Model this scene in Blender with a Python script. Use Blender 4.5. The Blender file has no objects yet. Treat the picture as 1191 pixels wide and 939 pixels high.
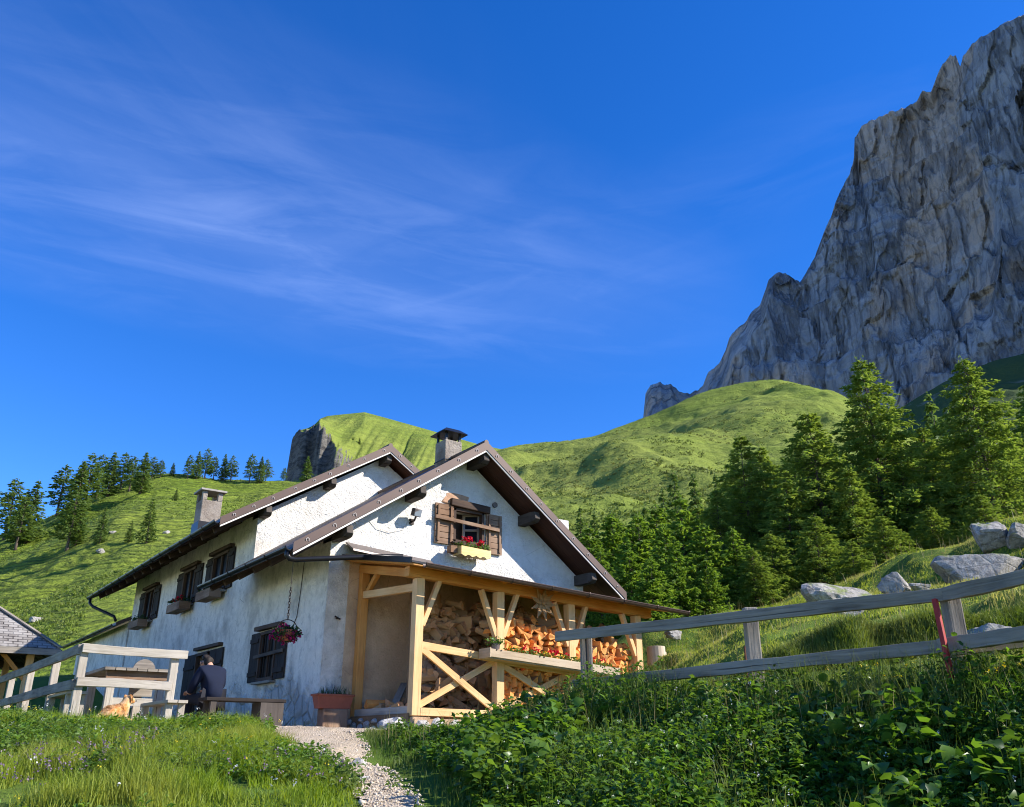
import bpy, math, random
import numpy as np
from mathutils import Vector, Matrix
from mathutils.geometry import tessellate_polygon
random.seed(7); rng = np.random.default_rng(11)
SC = bpy.context.scene; COL = SC.collection
R_ = math.radians
# ------------------------------------------------------------------ camera frame (x along the gable wall, y along the long wall, z up)
CAM = np.array([-7.079, -15.89, -0.248]); PITCH = 0.382257; YAW = 0.62886; FPX = 1000.0; CX, CY = 595.5, 469.5
RV = np.array([math.cos(YAW), -math.sin(YAW), 0.0]); FV = np.array([math.sin(YAW), math.cos(YAW), 0.0]); UV3 = np.array([0, 0, 1.0])
UPV = -math.sin(PITCH) * FV + math.cos(PITCH) * UV3; DIRV = math.cos(PITCH) * FV + math.sin(PITCH) * UV3
def ray(x, y): return (x - CX) * RV + (CY - y) * UPV + FPX * DIRV
def at(x, y, d):
    v = ray(x, y); return CAM + v * d / (v @ FV)
def te(x, y):
    "tangent of bearing and of elevation for a direction"
    v = ray(x, y); f = v @ FV; return (v @ RV) / f, v[2] / f
def W(r, d, z): return np.array([CAM[0] + r * RV[0] + d * FV[0], CAM[1] + r * RV[1] + d * FV[1], z])
def RD(p): q = np.asarray(p, float) - CAM; return q @ RV, q @ FV
# ------------------------------------------------------------------ numeric noise
def _hash(i, j, k, seed):
    n = (i * 374761393 + j * 668265263 + k * 2147483647 + seed * 974711) & 0xffffffff
    n = ((n ^ (n >> 13)) * 1274126177) & 0xffffffff
    return ((n ^ (n >> 16)) & 0xffff) / 65535.0 * 2 - 1
def vnoise(x, y, z=0.0, seed=0):
    x, y, z = np.broadcast_arrays(np.asarray(x, float), np.asarray(y, float), np.asarray(z, float))
    xi = np.floor(x).astype(np.int64); yi = np.floor(y).astype(np.int64); zi = np.floor(z).astype(np.int64)
    fx, fy, fz = x - xi, y - yi, z - zi
    u, v, w = [f * f * f * (f * (f * 6 - 15) + 10) for f in (fx, fy, fz)]
    o = 0
    for a in (0, 1):
        for b in (0, 1):
            for c in (0, 1):
                o = o + _hash(xi + a, yi + b, zi + c, seed) * (u if a else 1 - u) * (v if b else 1 - v) * (w if c else 1 - w)
    return o
def fbm(x, y, z=0.0, oct=4, seed=0, gain=.5, lac=2.03):
    s = 0; a = 1.0
    for k in range(oct):
        s = s + a * vnoise(x, y, z, seed + k * 17); a *= gain; x = x * lac + 3.1; y = y * lac + 1.7; z = np.asarray(z) * lac + 2.3
    return s
def ridged(x, y, oct=4, seed=0, gain=.5, lac=2.1):
    s = 0; a = 1.0
    for k in range(oct):
        s = s + a * (1 - 2 * np.abs(vnoise(x, y, 0, seed + k * 13))); a *= gain; x = x * lac + 5.2; y = y * lac + 1.3
    return s
def sstep(a, b, x):
    t = np.clip((x - a) / (b - a), 0, 1); return t * t * (3 - 2 * t)
# ------------------------------------------------------------------ node helpers
class NT:
    def __init__(s, tree): s.t = tree; s.n = tree.nodes; s.l = tree.links
    def node(s, typ, **kw):
        n = s.n.new(typ)
        for k, v in kw.items():
            if hasattr(n, k): setattr(n, k, v)
        return n
    def link(s, a, b): s.l.new(a, b)
    def setv(s, sock, v):
        if isinstance(v, bpy.types.NodeSocket): s.l.new(v, sock)
        elif isinstance(v, (tuple, list)) and len(v) == 3 and sock.type == 'RGBA': sock.default_value = (*v, 1)
        else: sock.default_value = v
    def math(s, op, a, b=0.0, c=None, clamp=False):
        n = s.n.new('ShaderNodeMath'); n.operation = op; n.use_clamp = clamp
        s.setv(n.inputs[0], a); s.setv(n.inputs[1], b)
        if c is not None: s.setv(n.inputs[2], c)
        return n.outputs[0]
    def mix(s, f, a, b, blend='MIX'):
        n = s.n.new('ShaderNodeMix'); n.data_type = 'RGBA'; n.blend_type = blend
        s.setv(n.inputs[0], f); s.setv(n.inputs[6], a); s.setv(n.inputs[7], b); return n.outputs[2]
    def ramp(s, f, stops):
        n = s.n.new('ShaderNodeValToRGB'); e = n.color_ramp.elements
        while len(e) < len(stops): e.new(0.5)
        for q, (p, c) in zip(e, stops):
            q.position = p; q.color = (*c, 1) if isinstance(c, (tuple, list)) else (c, c, c, 1)
        s.setv(n.inputs[0], f); return n.outputs[0]
    def coord(s, kind='Object', scale=(1, 1, 1), rot=(0, 0, 0)):
        if kind == 'Position': o = s.n.new('ShaderNodeNewGeometry').outputs['Position']
        else: o = s.n.new('ShaderNodeTexCoord').outputs[kind]
        m = s.n.new('ShaderNodeMapping'); m.inputs['Scale'].default_value = scale; m.inputs['Rotation'].default_value = rot
        s.link(o, m.inputs['Vector']); return m.outputs[0]
    def noise(s, vec, scale, detail=4, rough=.55, dist=0.0):
        n = s.n.new('ShaderNodeTexNoise'); s.link(vec, n.inputs['Vector'])
        n.inputs['Scale'].default_value = scale; n.inputs['Detail'].default_value = detail
        n.inputs['Roughness'].default_value = rough; n.inputs['Distortion'].default_value = dist; return n.outputs['Fac']
    def voro(s, vec, scale, feature='F1', out='Distance'):
        n = s.n.new('ShaderNodeTexVoronoi'); n.feature = feature; s.link(vec, n.inputs['Vector'])
        n.inputs['Scale'].default_value = scale; return n.outputs[out]
    def bump(s, h, strength=.5, dist=.02, normal=None):
        n = s.n.new('ShaderNodeBump'); n.inputs['Strength'].default_value = strength; n.inputs['Distance'].default_value = dist
        s.link(h, n.inputs['Height'])
        if normal is not None: s.link(normal, n.inputs['Normal'])
        return n.outputs[0]
def newmat(name):
    m = bpy.data.materials.new(name); m.use_nodes = True; t = NT(m.node_tree); t.n.clear()
    out = t.n.new('ShaderNodeOutputMaterial'); return m, t, out
def principled(t, out, color, rough=.8, normal=None, metal=0.0, spec=.3):
    b = t.n.new('ShaderNodeBsdfPrincipled'); t.setv(b.inputs['Base Color'], color); t.setv(b.inputs['Roughness'], rough)
    t.setv(b.inputs['Metallic'], metal); t.setv(b.inputs['Specular IOR Level'], spec)
    if normal is not None: t.link(normal, b.inputs['Normal'])
    t.link(b.outputs[0], out.inputs[0]); return b
M = {}
def wood(name, c1, c2, c3, rough=.75, grain=1.0, knots=True, bumps=.35):
    m, t, o = newmat(name)
    v = t.coord('UV', (1.6, 26 * grain, 1)); v2 = t.coord('UV', (.5, 3, 1)); p = t.coord('Position')
    g = t.noise(v, 1.0, 6, .62, .6); b = t.noise(p, 1.3, 3); k = t.voro(v2, 1.0)
    c = t.mix(t.ramp(g, [(.3, 0.0), (.68, 1.0)]), c1, c2)
    c = t.mix(t.ramp(b, [(.35, 0.0), (.75, .75)]), c, c3)
    ck = t.noise(t.coord('UV', (.45, 34, 1)), 1.0, 3, .5, .3); c = t.mix(t.math('MULTIPLY', t.ramp(ck, [(.66, 0.0), (.70, .8)]), t.ramp(b, [(.4, .25), (.6, 1.0)])), c, tuple(x * .22 for x in c2))
    if knots: c = t.mix(t.ramp(k, [(.0, .85), (.07, 0.0)]), c, tuple(x * .35 for x in c2))
    principled(t, o, c, rough, t.bump(g, bumps, .012)); M[name] = m; return m
def plain(name, c, rough=.7, metal=0.0, var=.35, scale=6.0, bumps=.15, spec=.3):
    m, t, o = newmat(name); p = t.coord('Position'); n = t.noise(p, scale, 5, .6)
    col = t.mix(n, tuple(x * (1 - var) for x in c), tuple(min(1, x * (1 + var)) for x in c))
    principled(t, o, col, rough, t.bump(n, bumps, .01), metal, spec); M[name] = m; return m
def leafmat(name, c1, c2, c3=None, trans=.45, rough=.45, sheen=.25, scale=.6):
    m, t, o = newmat(name); geo = t.n.new('ShaderNodeNewGeometry'); rnd = geo.outputs['Random Per Island']
    p = t.coord('Position'); n = t.noise(p, scale, 3)
    c = t.mix(rnd, c1, c2)
    if c3: c = t.mix(t.ramp(n, [(.42, 0.0), (.66, .9)]), c, c3)
    d = t.n.new('ShaderNodeBsdfPrincipled'); t.setv(d.inputs['Base Color'], c); d.inputs['Roughness'].default_value = rough
    d.inputs['Specular IOR Level'].default_value = sheen
    tr = t.n.new('ShaderNodeBsdfTranslucent')
    hs = t.n.new('ShaderNodeHueSaturation'); hs.inputs['Saturation'].default_value = 1.1; hs.inputs['Value'].default_value = 1.3; hs.inputs['Hue'].default_value = .485
    t.link(c, hs.inputs['Color']); t.link(hs.outputs[0], tr.inputs['Color'])
    mx = t.n.new('ShaderNodeMixShader'); mx.inputs[0].default_value = trans
    t.link(d.outputs[0], mx.inputs[1]); t.link(tr.outputs[0], mx.inputs[2]); t.link(mx.outputs[0], o.inputs[0]); M[name] = m; return m

wood('pale_timber', (.78, .47, .21), (.56, .29, .10), (.82, .56, .30), .65, .8)
wood('orange_timber', (.66, .29, .07), (.44, .16, .03), (.70, .36, .11), .6, .8)
wood('white_timber', (.44, .385, .31), (.24, .20, .155), (.52, .47, .40), .85, 1.0, True, .7)
wood('grey_timber', (.29, .245, .195), (.085, .07, .055), (.40, .35, .29), .9, 1.0, True, .9)
wood('brown_timber', (.075, .042, .026), (.028, .016, .011), (.12, .075, .05), .8)
wood('black_timber', (.03, .022, .018), (.012, .009, .008), (.05, .038, .03), .85)
wood('weathered_brown', (.26, .15, .085), (.11, .055, .03), (.36, .25, .17), .85, .5)
wood('soffit_timber', (.13, .05, .03), (.05, .02, .014), (.10, .05, .035), .8)
wood('yellow_timber', (.80, .58, .25), (.66, .43, .15), (.80, .66, .36), .7)
wood('log_side', (.46, .27, .13), (.24, .13, .065), (.56, .36, .18), .9, .5)
def logend(name, a, b, c):
    m, t, o = newmat(name); oi = t.n.new('ShaderNodeObjectInfo'); p = t.coord('Object'); n = t.noise(p, 14, 5, .65)
    rnd = oi.outputs['Random']
    col = t.mix(rnd, a, b); col = t.mix(t.ramp(n, [(.35, 0.0), (.75, .8)]), col, c)
    g = t.noise(t.coord('Object', (40, 4, 40)), 1.0, 4)
    principled(t, o, col, .85, t.bump(g, .5, .012)); M[name] = m
logend('split_wood', (.80, .31, .07), (.84, .44, .14), (.58, .18, .04))
logend('brown_wood', (.50, .27, .13), (.60, .37, .19), (.30, .15, .07))
plain('roof_metal', (.092, .058, .045), .5, .2, .2, 2.0, .05, .35)
plain('dark_metal', (.022, .021, .022), .4, .6, .3, 3.0, .05, .5)
plain('white_strip', (.72, .66, .60), .6, 0, .1)
plain('clip_metal', (.66, .60, .55), .5, .0, .1)
plain('grey_flash', (.16, .13, .12), .45, .4, .3, 3)
plain('glass_dark', (.006, .0065, .008), .35, 0, .1, 2, 0, .06)
plain('terracotta', (.34, .10, .055), .75, 0, .25, 9)
plain('red_paint', (.34, .028, .02), .6, 0, .4, 14)
plain('iron', (.045, .035, .03), .6, .6, .4, 12)
plain('navy_cloth', (.005, .009, .026), .9, 0, .3, 9, .3)
plain('dark_cloth', (.02, .02, .026), .9, 0, .3, 9, .3)
plain('skin', (.50, .27, .18), .6, 0, .12, 6)
plain('hair', (.02, .014, .01), .7, 0, .4, 40)
plain('collar', (.75, .72, .66), .8)
plain('nose_black', (.012, .01, .01), .4)
leafmat('petal_red', (.62, .012, .02), (.50, .006, .012), None, .3)
leafmat('petal_magenta', (.33, .012, .11), (.22, .006, .07), None, .3)
leafmat('petal_purple', (.20, .13, .20), (.27, .19, .25), None, .3)
leafmat('petal_yellow', (.75, .52, .03), (.70, .6, .06), None, .3)
leafmat('petal_white', (.7, .68, .62), (.6, .6, .55), None, .3)
leafmat('pot_leaf', (.07, .14, .025), (.11, .2, .04), None, .35)
leafmat('dim_leaf', (.03, .065, .02), (.05, .09, .03), None, .3)
leafmat('grass_blade', (.17, .26, .02), (.25, .34, .032), (.30, .33, .06), .5, .5, .25, .9)
leafmat('meadow_blade', (.24, .32, .035), (.35, .40, .065), (.42, .39, .12), .45, .55, .2, .5)
leafmat('hedge_blade', (.06, .125, .015), (.12, .20, .028), (.17, .20, .055), .45, .5, .25, 1.2)  # darkened blades: the bank's shade is put into the colour
leafmat('hedge_leaf', (.018, .06, .010), (.14, .27, .036), (.12, .20, .035), .48, .36, .32, 1.0)  # dark to pale range: deep shade and lit flecks put into the colour
leafmat('bank_leaf', (.075, .17, .02), (.16, .27, .035), (.15, .20, .06), .42, .45, .3, 1.4)
leafmat('dock_leaf', (.12, .25, .03), (.17, .31, .04), None, .5, .35, .5)
leafmat('straw', (.36, .29, .13), (.28, .24, .10), None, .35)
leafmat('larch_needles', (.15, .235, .04), (.24, .32, .065), (.19, .27, .05), .52, .6, .2, .35)
leafmat('alder_leaves', (.13, .23, .034), (.20, .30, .05), (.16, .26, .04), .52, .55, .25, .4)
leafmat('spruce_needles', (.09, .15, .034), (.14, .21, .05), (.11, .175, .036), .42, .6, .2, .25)
plain('bark', (.10, .075, .058), .9, 0, .5, 7, .6)

def plaster(name, base, grime, stain_amt, bsc, bstr, bdist):
    m, t, o = newmat(name); p = t.coord('Position')
    n1 = t.noise(p, 1.1, 6, .62); n2 = t.noise(p, 7, 6, .7, .8); n3 = t.noise(p, 26, 4, .6)
    ps = t.coord('Position', (2.2, 2.2, .55)); st = t.noise(ps, 1.0, 5, .6)
    c = t.mix(t.ramp(n2, [(.35, 0.0), (.75, .35)]), base, grime)
    c = t.mix(t.math('MULTIPLY', t.ramp(n1, [(.48, 0.0), (.72, 1.0)]), stain_amt), c, grime)
    c = t.mix(t.math('MULTIPLY', t.ramp(st, [(.55, 0.0), (.8, 1.0)]), stain_amt * .22), c, tuple(x * .8 for x in grime))
    cr = t.voro(p, 2.2, 'DISTANCE_TO_EDGE'); crk = t.math('MULTIPLY', t.ramp(cr, [(0.0, 1.0), (.012, 0.0)]), t.ramp(t.noise(p, .9, 2), [(.55, 0.0), (.62, .7)]))
    c = t.mix(t.math('MULTIPLY', crk, stain_amt), c, (.09, .07, .055))
    h = t.math('ADD', t.math('MULTIPLY', t.noise(p, bsc, 5, .6, 1.2), t.ramp(t.noise(p, .8, 4, .6), [(.35, .25), (.65, 1.0)])), t.math('MULTIPLY', n3, .45))
    return m, t, o, c, h, p, bstr, bdist
# gable walls: bright rough-cast
m, t, o, c, h, p, bs, bd = plaster('wall_gable', (.76, .73, .68), (.47, .42, .35), .7, 7, .9, .06)
principled(t, o, c, .9, t.bump(h, bs, bd), spec=.15); M['plaster_gable'] = m
# long wall: older, patched, bare stone and damp near the ground and at the corner
m, t, o, c, h, p, bs, bd = plaster('wall_long', (.86, .79, .69), (.36, .32, .27), .9, 6, .8, .05)
sx = t.n.new('ShaderNodeSeparateXYZ'); t.link(p, sx.inputs[0]); z = sx.outputs[2]; y = sx.outputs[1]
n = t.noise(p, 1.6, 5, .65)
low = t.math('ADD', t.math('MULTIPLY', z, -.55), t.math('MULTIPLY', n, 1.9))       # worn off towards the foot of the wall
fall = t.ramp(t.math('SUBTRACT', low, .10), [(.25, 0.0), (.55, 1.0)])
stn = t.voro(p, 3.0); mort = t.voro(p, 3.0, 'DISTANCE_TO_EDGE')
stone = t.mix(t.ramp(mort, [(.02, 0.0), (.10, 1.0)]), (.36, .33, .29), t.mix(t.noise(p, 5, 4), (.30, .28, .26), (.55, .52, .48)))
pit = t.noise(t.coord('Position', (1, 1, .7)), 4.5, 7, .75, .5); c = t.mix(t.ramp(pit, [(.52, 0.0), (.68, .6)]), c, (.34, .31, .27)); c = t.mix(t.math('MULTIPLY', fall, .72), c, stone)  # pits are colour only: relief shade painted in where bump shows little
cor = t.ramp(t.math('ADD', t.math('MULTIPLY', y, -.55), t.math('MULTIPLY', n, 1.0)), [(.40, 0.0), (.62, 1.0)])
c = t.mix(t.math('MULTIPLY', cor, .45), c, (.40, .33, .25))
h2 = t.math('ADD', h, t.math('MULTIPLY', t.math('MULTIPLY', t.ramp(mort, [(0.0, 0.0), (.12, 1.0)]), fall), 1.5))
principled(t, o, c, .92, t.bump(h2, .8, .05), spec=.12); M['plaster_long'] = m
# inside of the porch: bare brownish render, its mottling also standing in for relief shade
m, t, o, c, h, p, bs, bd = plaster('wall_porch', (.66, .46, .29), (.36, .235, .14), 1.0, 7, .7, .04)
principled(t, o, c, .95, t.bump(h, bs, bd), spec=.1); M['plaster_brown'] = m
m, t, o, c, h, p, bs, bd = plaster('chimney_plaster', (.33, .285, .24), (.13, .095, .07), 1.1, 7, .8, .05)
principled(t, o, c, .92, t.bump(h, .8, .05), spec=.1); M['chimney'] = m
# stones and rock
def stone_mat(name, a, b, c3, scale=1.0, moss=None, dist=.08):
    m, t, o = newmat(name); p = t.coord('Position'); n = t.noise(p, 1.2 * scale, 7, .65, .6); n2 = t.noise(p, 7 * scale, 6, .7)
    cr = t.voro(t.coord('Position', (1, 1, 2.2)), 1.1 * scale, 'DISTANCE_TO_EDGE')
    c = t.mix(t.ramp(n, [(.35, 0.0), (.7, 1.0)]), a, b); c = t.mix(t.ramp(n2, [(.42, 0.0), (.62, .9)]), c, c3)
    c = t.mix(t.math('MULTIPLY', t.ramp(cr, [(0.0, .6), (.02, 0.0)]), t.ramp(n2, [(.45, 0.0), (.6, 1.0)])), c, tuple(x * .3 for x in a))
    if moss:
        g = t.n.new('ShaderNodeNewGeometry'); s = t.n.new('ShaderNodeSeparateXYZ'); t.link(g.outputs['Normal'], s.inputs[0])
        mk = t.math('MULTIPLY', t.ramp(s.outputs[2], [(.55, 0.0), (.85, 1.0)]), t.ramp(t.noise(p, 2.2, 5, .7), [(.50, 0.0), (.60, .9)]))
        c = t.mix(mk, c, moss)
    h = t.math('ADD', t.math('ADD', n, t.math('MULTIPLY', n2, .4)), t.math('MULTIPLY', t.ramp(cr, [(0.0, 0.0), (.06, 1.0)]), .12))
    principled(t, o, c, .92, t.bump(h, .9, dist), spec=.15); M[name] = m
stone_mat('boulder', (.30, .28, .25), (.46, .43, .385), (.17, .16, .145), 1.6, (.14, .18, .035))
stone_mat('field_stone', (.42, .40, .37), (.56, .53, .49), (.28, .26, .24), 4.0, None, .03)
# gravel
m, t, o = newmat('gravel'); p = t.coord('Position'); v = t.voro(p, 48); n = t.noise(p, 1.1, 5); n2 = t.noise(p, 90, 3)
vc = t.n.new('ShaderNodeTexVoronoi'); t.link(p, vc.inputs[0]); vc.inputs['Scale'].default_value = 48
bw = t.n.new('ShaderNodeRGBToBW'); t.link(vc.outputs['Color'], bw.inputs[0])
c = t.mix(bw.outputs[0], (.40, .31, .21), (.66, .55, .41)); c = t.mix(t.ramp(n, [(.4, 0.0), (.7, .6)]), c, (.36, .27, .17))
principled(t, o, c, .95, t.bump(t.math('ADD', v, n2), .8, .03), spec=.1); M['gravel'] = m
leafmat('pebble', (.42, .34, .25), (.62, .53, .41), None, 0.0, .9, .1)
# soil with short turf
m, t, o = newmat('turf'); p = t.coord('Position'); n = t.noise(p, .8, 5); n2 = t.noise(p, 9, 5, .7); g = t.noise(t.coord('Position', (60, 60, 14)), 1, 3)
c = t.mix(t.ramp(n, [(.3, 0.0), (.7, 1.0)]), (.075, .135, .018), (.125, .185, .028)); c = t.mix(t.ramp(n2, [(.5, 0.0), (.8, .7)]), c, (.12, .10, .04))
gm = t.n.new('ShaderNodeNewGeometry'); s = t.n.new('ShaderNodeSeparateXYZ'); t.link(gm.outputs['Normal'], s.inputs[0])
c = t.mix(t.ramp(s.outputs[2], [(.45, .7), (.66, 0.0)]), c, (.10, .075, .05))
principled(t, o, c, .95, t.bump(t.math('ADD', t.math('MULTIPLY', n2, 1.0), t.math('MULTIPLY', g, .5)), .8, .06), spec=.1); M['turf'] = m
# alpine pasture on the far slopes: cattle terraces run along the contour
def pasture(name, a, b, c3, fine, terr, bdist, rockmix=True, tscale=1.0):
    m, t, o = newmat(name); p = t.coord('Position')
    n = t.noise(p, .012 / fine * .6, 5, .6); n1 = t.noise(p, .05 / fine, 6, .65); n2 = t.noise(p, .5 / fine, 6, .72)
    pt = t.coord('Position', (.10 * tscale, .10 * tscale, .85 * tscale))
    tr = t.noise(pt, 1.0, 5, .6, .5)
    if terr > 1.2:
        s0 = t.n.new('ShaderNodeSeparateXYZ'); t.link(p, s0.inputs[0])
        ph = t.math('ADD', t.math('MULTIPLY', s0.outputs[2], 6.6), t.math('MULTIPLY', t.noise(t.coord('Position', (.11, .11, .25)), 1.0, 5, .62), 30.0))
        wv = t.math('ADD', t.math('MULTIPLY', t.math('SINE', ph), .5), .5); tr = t.math('ADD', t.math('MULTIPLY', wv, .28), t.math('MULTIPLY', tr, .66))
    c = t.mix(t.ramp(n1, [(.32, 0.0), (.68, 1.0)]), a, b); c = t.mix(t.ramp(n, [(.42, 0.0), (.66, .8)]), c, c3)
    c = t.mix(t.ramp(n2, [(.52, 0.0), (.78, .45)]), c, tuple(x * .62 for x in a))
    c = t.mix(t.ramp(t.noise(p, .16 / fine, 6, .75), [(.62, 0.0), (.74, .4)]), c, (.17, .15, .07))
    c = t.mix(t.math('MULTIPLY', t.ramp(tr, [(.46, 0.0), (.60, 1.0)]), .62 if terr > 1.2 else .3), c, (.062, .085, .02))  # treads: worn turf, with the shade of the steps put into colour too
    h = t.math('ADD', t.math('MULTIPLY', tr, terr), t.math('ADD', t.math('MULTIPLY', n2, .8), t.math('MULTIPLY', n1, 1.5)))
    if rockmix:
        g = t.n.new('ShaderNodeNewGeometry'); s = t.n.new('ShaderNodeSeparateXYZ'); t.link(g.outputs['True Normal'], s.inputs[0])
        k = t.math('ADD', s.outputs[2], t.math('MULTIPLY', t.math('SUBTRACT', n2, .5), .35))
        sv = t.noise(t.coord('Position', (.12, .12, .45)), 1.0, 7, .7, .8)
        rc = t.mix(t.ramp(sv, [(.4, 0.0), (.6, 1.0)]), (.06, .058, .056), (.17, .16, .14))  # steep rock kept dark: the crag's shade is put into its colour
        c = t.mix(t.ramp(k, [(.42, 1.0), (.52, 0.0)]), c, rc)
    principled(t, o, c, .95, t.bump(h, .85, bdist), spec=.08); M[name] = m
pasture('pasture_near', (.13, .19, .02), (.19, .25, .032), (.21, .25, .042), .55, 1.6, 1.0, False)
pasture('pasture_far', (.15, .21, .03), (.22, .265, .046), (.25, .27, .066), 1.5, 1.0, 2.2, True, .35)
# dolomite face: grey with dark streaks and cracks that put relief shade into the colour, ochre break-outs and thin bedding
m, t, o = newmat('dolomite'); p = t.coord('Position')
pv = t.coord('Position', (1, 1, .22)); ph = t.coord('Position', (.12, .12, 1.0))
n = t.noise(t.coord('Position', (1, 1, .5)), .013, 9, .70, .3); n2 = t.noise(pv, .06, 8, .75); n3 = t.noise(t.coord('Position', (1, 1, .55)), .0045, 6, .62, .5); bed = t.noise(ph, .045, 6, .7); f = t.noise(p, .14, 7, .78)
def cracks(sc, zs, lo, hi, seed):
    d = t.n.new('ShaderNodeVectorMath'); d.operation = 'ADD'; q = t.coord('Position', (1, 1, zs)); nn = t.n.new('ShaderNodeTexNoise'); t.link(q, nn.inputs['Vector']); nn.inputs['Scale'].default_value = sc * 2.2; nn.inputs['Detail'].default_value = 5
    m_ = t.n.new('ShaderNodeVectorMath'); m_.operation = 'SCALE'; t.link(nn.outputs['Color'], m_.inputs[0]); m_.inputs['Scale'].default_value = .8 / sc; t.link(q, d.inputs[0]); t.link(m_.outputs[0], d.inputs[1]); return t.ramp(t.voro(d.outputs[0], sc, 'DISTANCE_TO_EDGE'), [(lo, 1.0), (hi, 0.0)])
k1 = cracks(.016, .14, .015, .075, 1); k2 = cracks(.05, .2, .01, .09, 2)
c = t.mix(t.ramp(n, [(.34, 0.0), (.62, 1.0)]), (.275, .287, .312), (.50, .51, .525))
c = t.mix(t.ramp(n3, [(.53, 0.0), (.60, .75)]), c, t.mix(n2, (.78, .58, .41), (.62, .49, .38)))
c = t.mix(t.ramp(n2, [(.55, 0.0), (.68, .6)]), c, (.24, .273, .28))
c = t.mix(t.ramp(bed, [(.57, 0.0), (.63, .4)]), c, (.66, .65, .635)); c = t.mix(t.ramp(bed, [(.36, .5), (.42, 0.0)]), c, (.28, .28, .29))
c = t.mix(t.ramp(f, [(.54, 0.0), (.70, .6)]), c, (.26, .262, .27))
c = t.mix(t.math('MULTIPLY', k1, .6), c, (.13, .133, .14)); c = t.mix(t.math('MULTIPLY', k2, .3), c, (.08, .083, .09))
h = t.math('ADD', t.math('ADD', t.math('MULTIPLY', n, 2.0), t.math('MULTIPLY', n2, 1.2)), t.math('ADD', t.math('MULTIPLY', f, .5), t.math('MULTIPLY', bed, .8))); h = t.math('SUBTRACT', h, t.math('ADD', t.math('MULTIPLY', k1, .7), t.math('MULTIPLY', k2, .22)))
principled(t, o, c, .95, t.bump(h, 1.0, 9.0), spec=.1); M['dolomite'] = m
m, t, o = newmat('scree'); p = t.coord('Position'); n = t.noise(p, .03, 5); n2 = t.noise(p, .25, 6, .7)
s = t.n.new('ShaderNodeSeparateXYZ'); t.link(p, s.inputs[0])
hh = t.math('ADD', t.math('MULTIPLY', s.outputs[2], .004), t.math('MULTIPLY', n, .8))
c = t.mix(t.ramp(hh, [(.0, 0.0), (1.0, 1.0)]), (.06, .09, .03), (.06, .09, .03)); c = t.mix(t.ramp(t.noise(p, .018, 5), [(.56, 0.0), (.66, 1.0)]), c, (.24, .23, .215))  # darkened grass and scree: the mountain's shade is put into the colour
principled(t, o, c, .95, t.bump(n2, .8, 3.0), spec=.1); M['scree'] = m
# wooden shingles
m, t, o = newmat('shingle'); v = t.coord('UV', (1, 1, 1)); b = t.n.new('ShaderNodeTexBrick'); t.link(v, b.inputs[0]); b.inputs['Scale'].default_value = 2.4
b.inputs['Color1'].default_value = (.16, .14, .125, 1); b.inputs['Color2'].default_value = (.30, .275, .25, 1); b.inputs['Mortar'].default_value = (.03, .027, .025, 1); b.inputs['Mortar Size'].default_value = .03
n = t.noise(t.coord('Position'), 3, 5); c = t.mix(t.ramp(n, [(.4, 0.0), (.7, .7)]), b.outputs[0], (.36, .34, .315))
principled(t, o, c, .9, t.bump(t.math('ADD', b.outputs['Fac'], n), .6, -.03)); M['shingle'] = m
# dog coat
m, t, o = newmat('dog_coat'); p = t.coord('Object'); n = t.noise(p, 6, 4); f = t.noise(t.coord('Object', (60, 60, 60)), 1, 4)
c = t.mix(t.ramp(n, [(.40, 0.0), (.62, 1.0)]), (.52, .215, .06), (.70, .47, .25)); c = t.mix(t.ramp(f, [(.45, 0.0), (.8, .6)]), c, (.30, .11, .03))
principled(t, o, c, .9, t.bump(f, .7, .02)); M['dog_coat'] = m
plain('dog_white', (.72, .62, .5), .9, 0, .25, 20, .4)
wood('grey_purlin', (.085, .068, .055), (.035, .027, .022), (.13, .11, .095), .9)
plain('white_roughcap', (.34, .31, .27), .9, 0, .3, 9, .4)
plain('brickpatch', (.45, .27, .17), .95, 0, .5, 14, .8)
wood('brown_board', (.22, .13, .07), (.11, .06, .03), (.28, .19, .11), .85)
wood('log_round', (.52, .42, .30), (.36, .26, .17), (.60, .52, .42), .9)
wood('brown_petal', (.42, .25, .12), (.28, .15, .06), (.48, .32, .17), .8)
plain('glass_grey', (.22, .25, .28), .15, 0, .1, 3, 0, .6)
wood('trough_timber', (.50, .38, .25), (.32, .23, .14), (.58, .48, .35), .75)
leafmat('ledge_blade', (.11, .17, .02), (.16, .22, .034), (.18, .21, .055), .35, .55, .2, .8)
plain('rust', (.13, .05, .03), .8, .2, .4, 14)
leafmat('scrub_leaf', (.10, .145, .026), (.15, .19, .04), (.18, .19, .06), .3, .6, .15, .02)
SKY_SAT, SKY_STR, SUN_STR, EXPO, CLOUD = 1.30, .125, 4.5, 1.0, (7.5, 8.6, 11.5)
# ------------------------------------------------------------------ object helpers
ORG = {}
def thing(name, label, cat, loc=(0, 0, 0), group=None, kind=None):
    o = bpy.data.objects.new(name, None); o.empty_display_size = .2; COL.objects.link(o); o.location = loc; ORG[o.name] = Vector(loc)
    o['label'] = label; o['category'] = cat
    if group: o['group'] = group
    if kind: o['kind'] = kind
    return o
def tag(o, label, cat, group=None, kind=None):
    o['label'] = label; o['category'] = cat
    if group: o['group'] = group
    if kind: o['kind'] = kind
    return o
def root_of(o):
    while o.parent: o = o.parent
    return o
def link_mesh(name, me, mats, parent=None, smooth=False):
    for m in (mats if isinstance(mats, (list, tuple)) else [mats]): me.materials.append(M[m] if isinstance(m, str) else m)
    o = bpy.data.objects.new(name, me); COL.objects.link(o)
    if parent: o.parent = parent
    if smooth:
        me.polygons.foreach_set('use_smooth', [True] * len(me.polygons))
    return o
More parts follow.
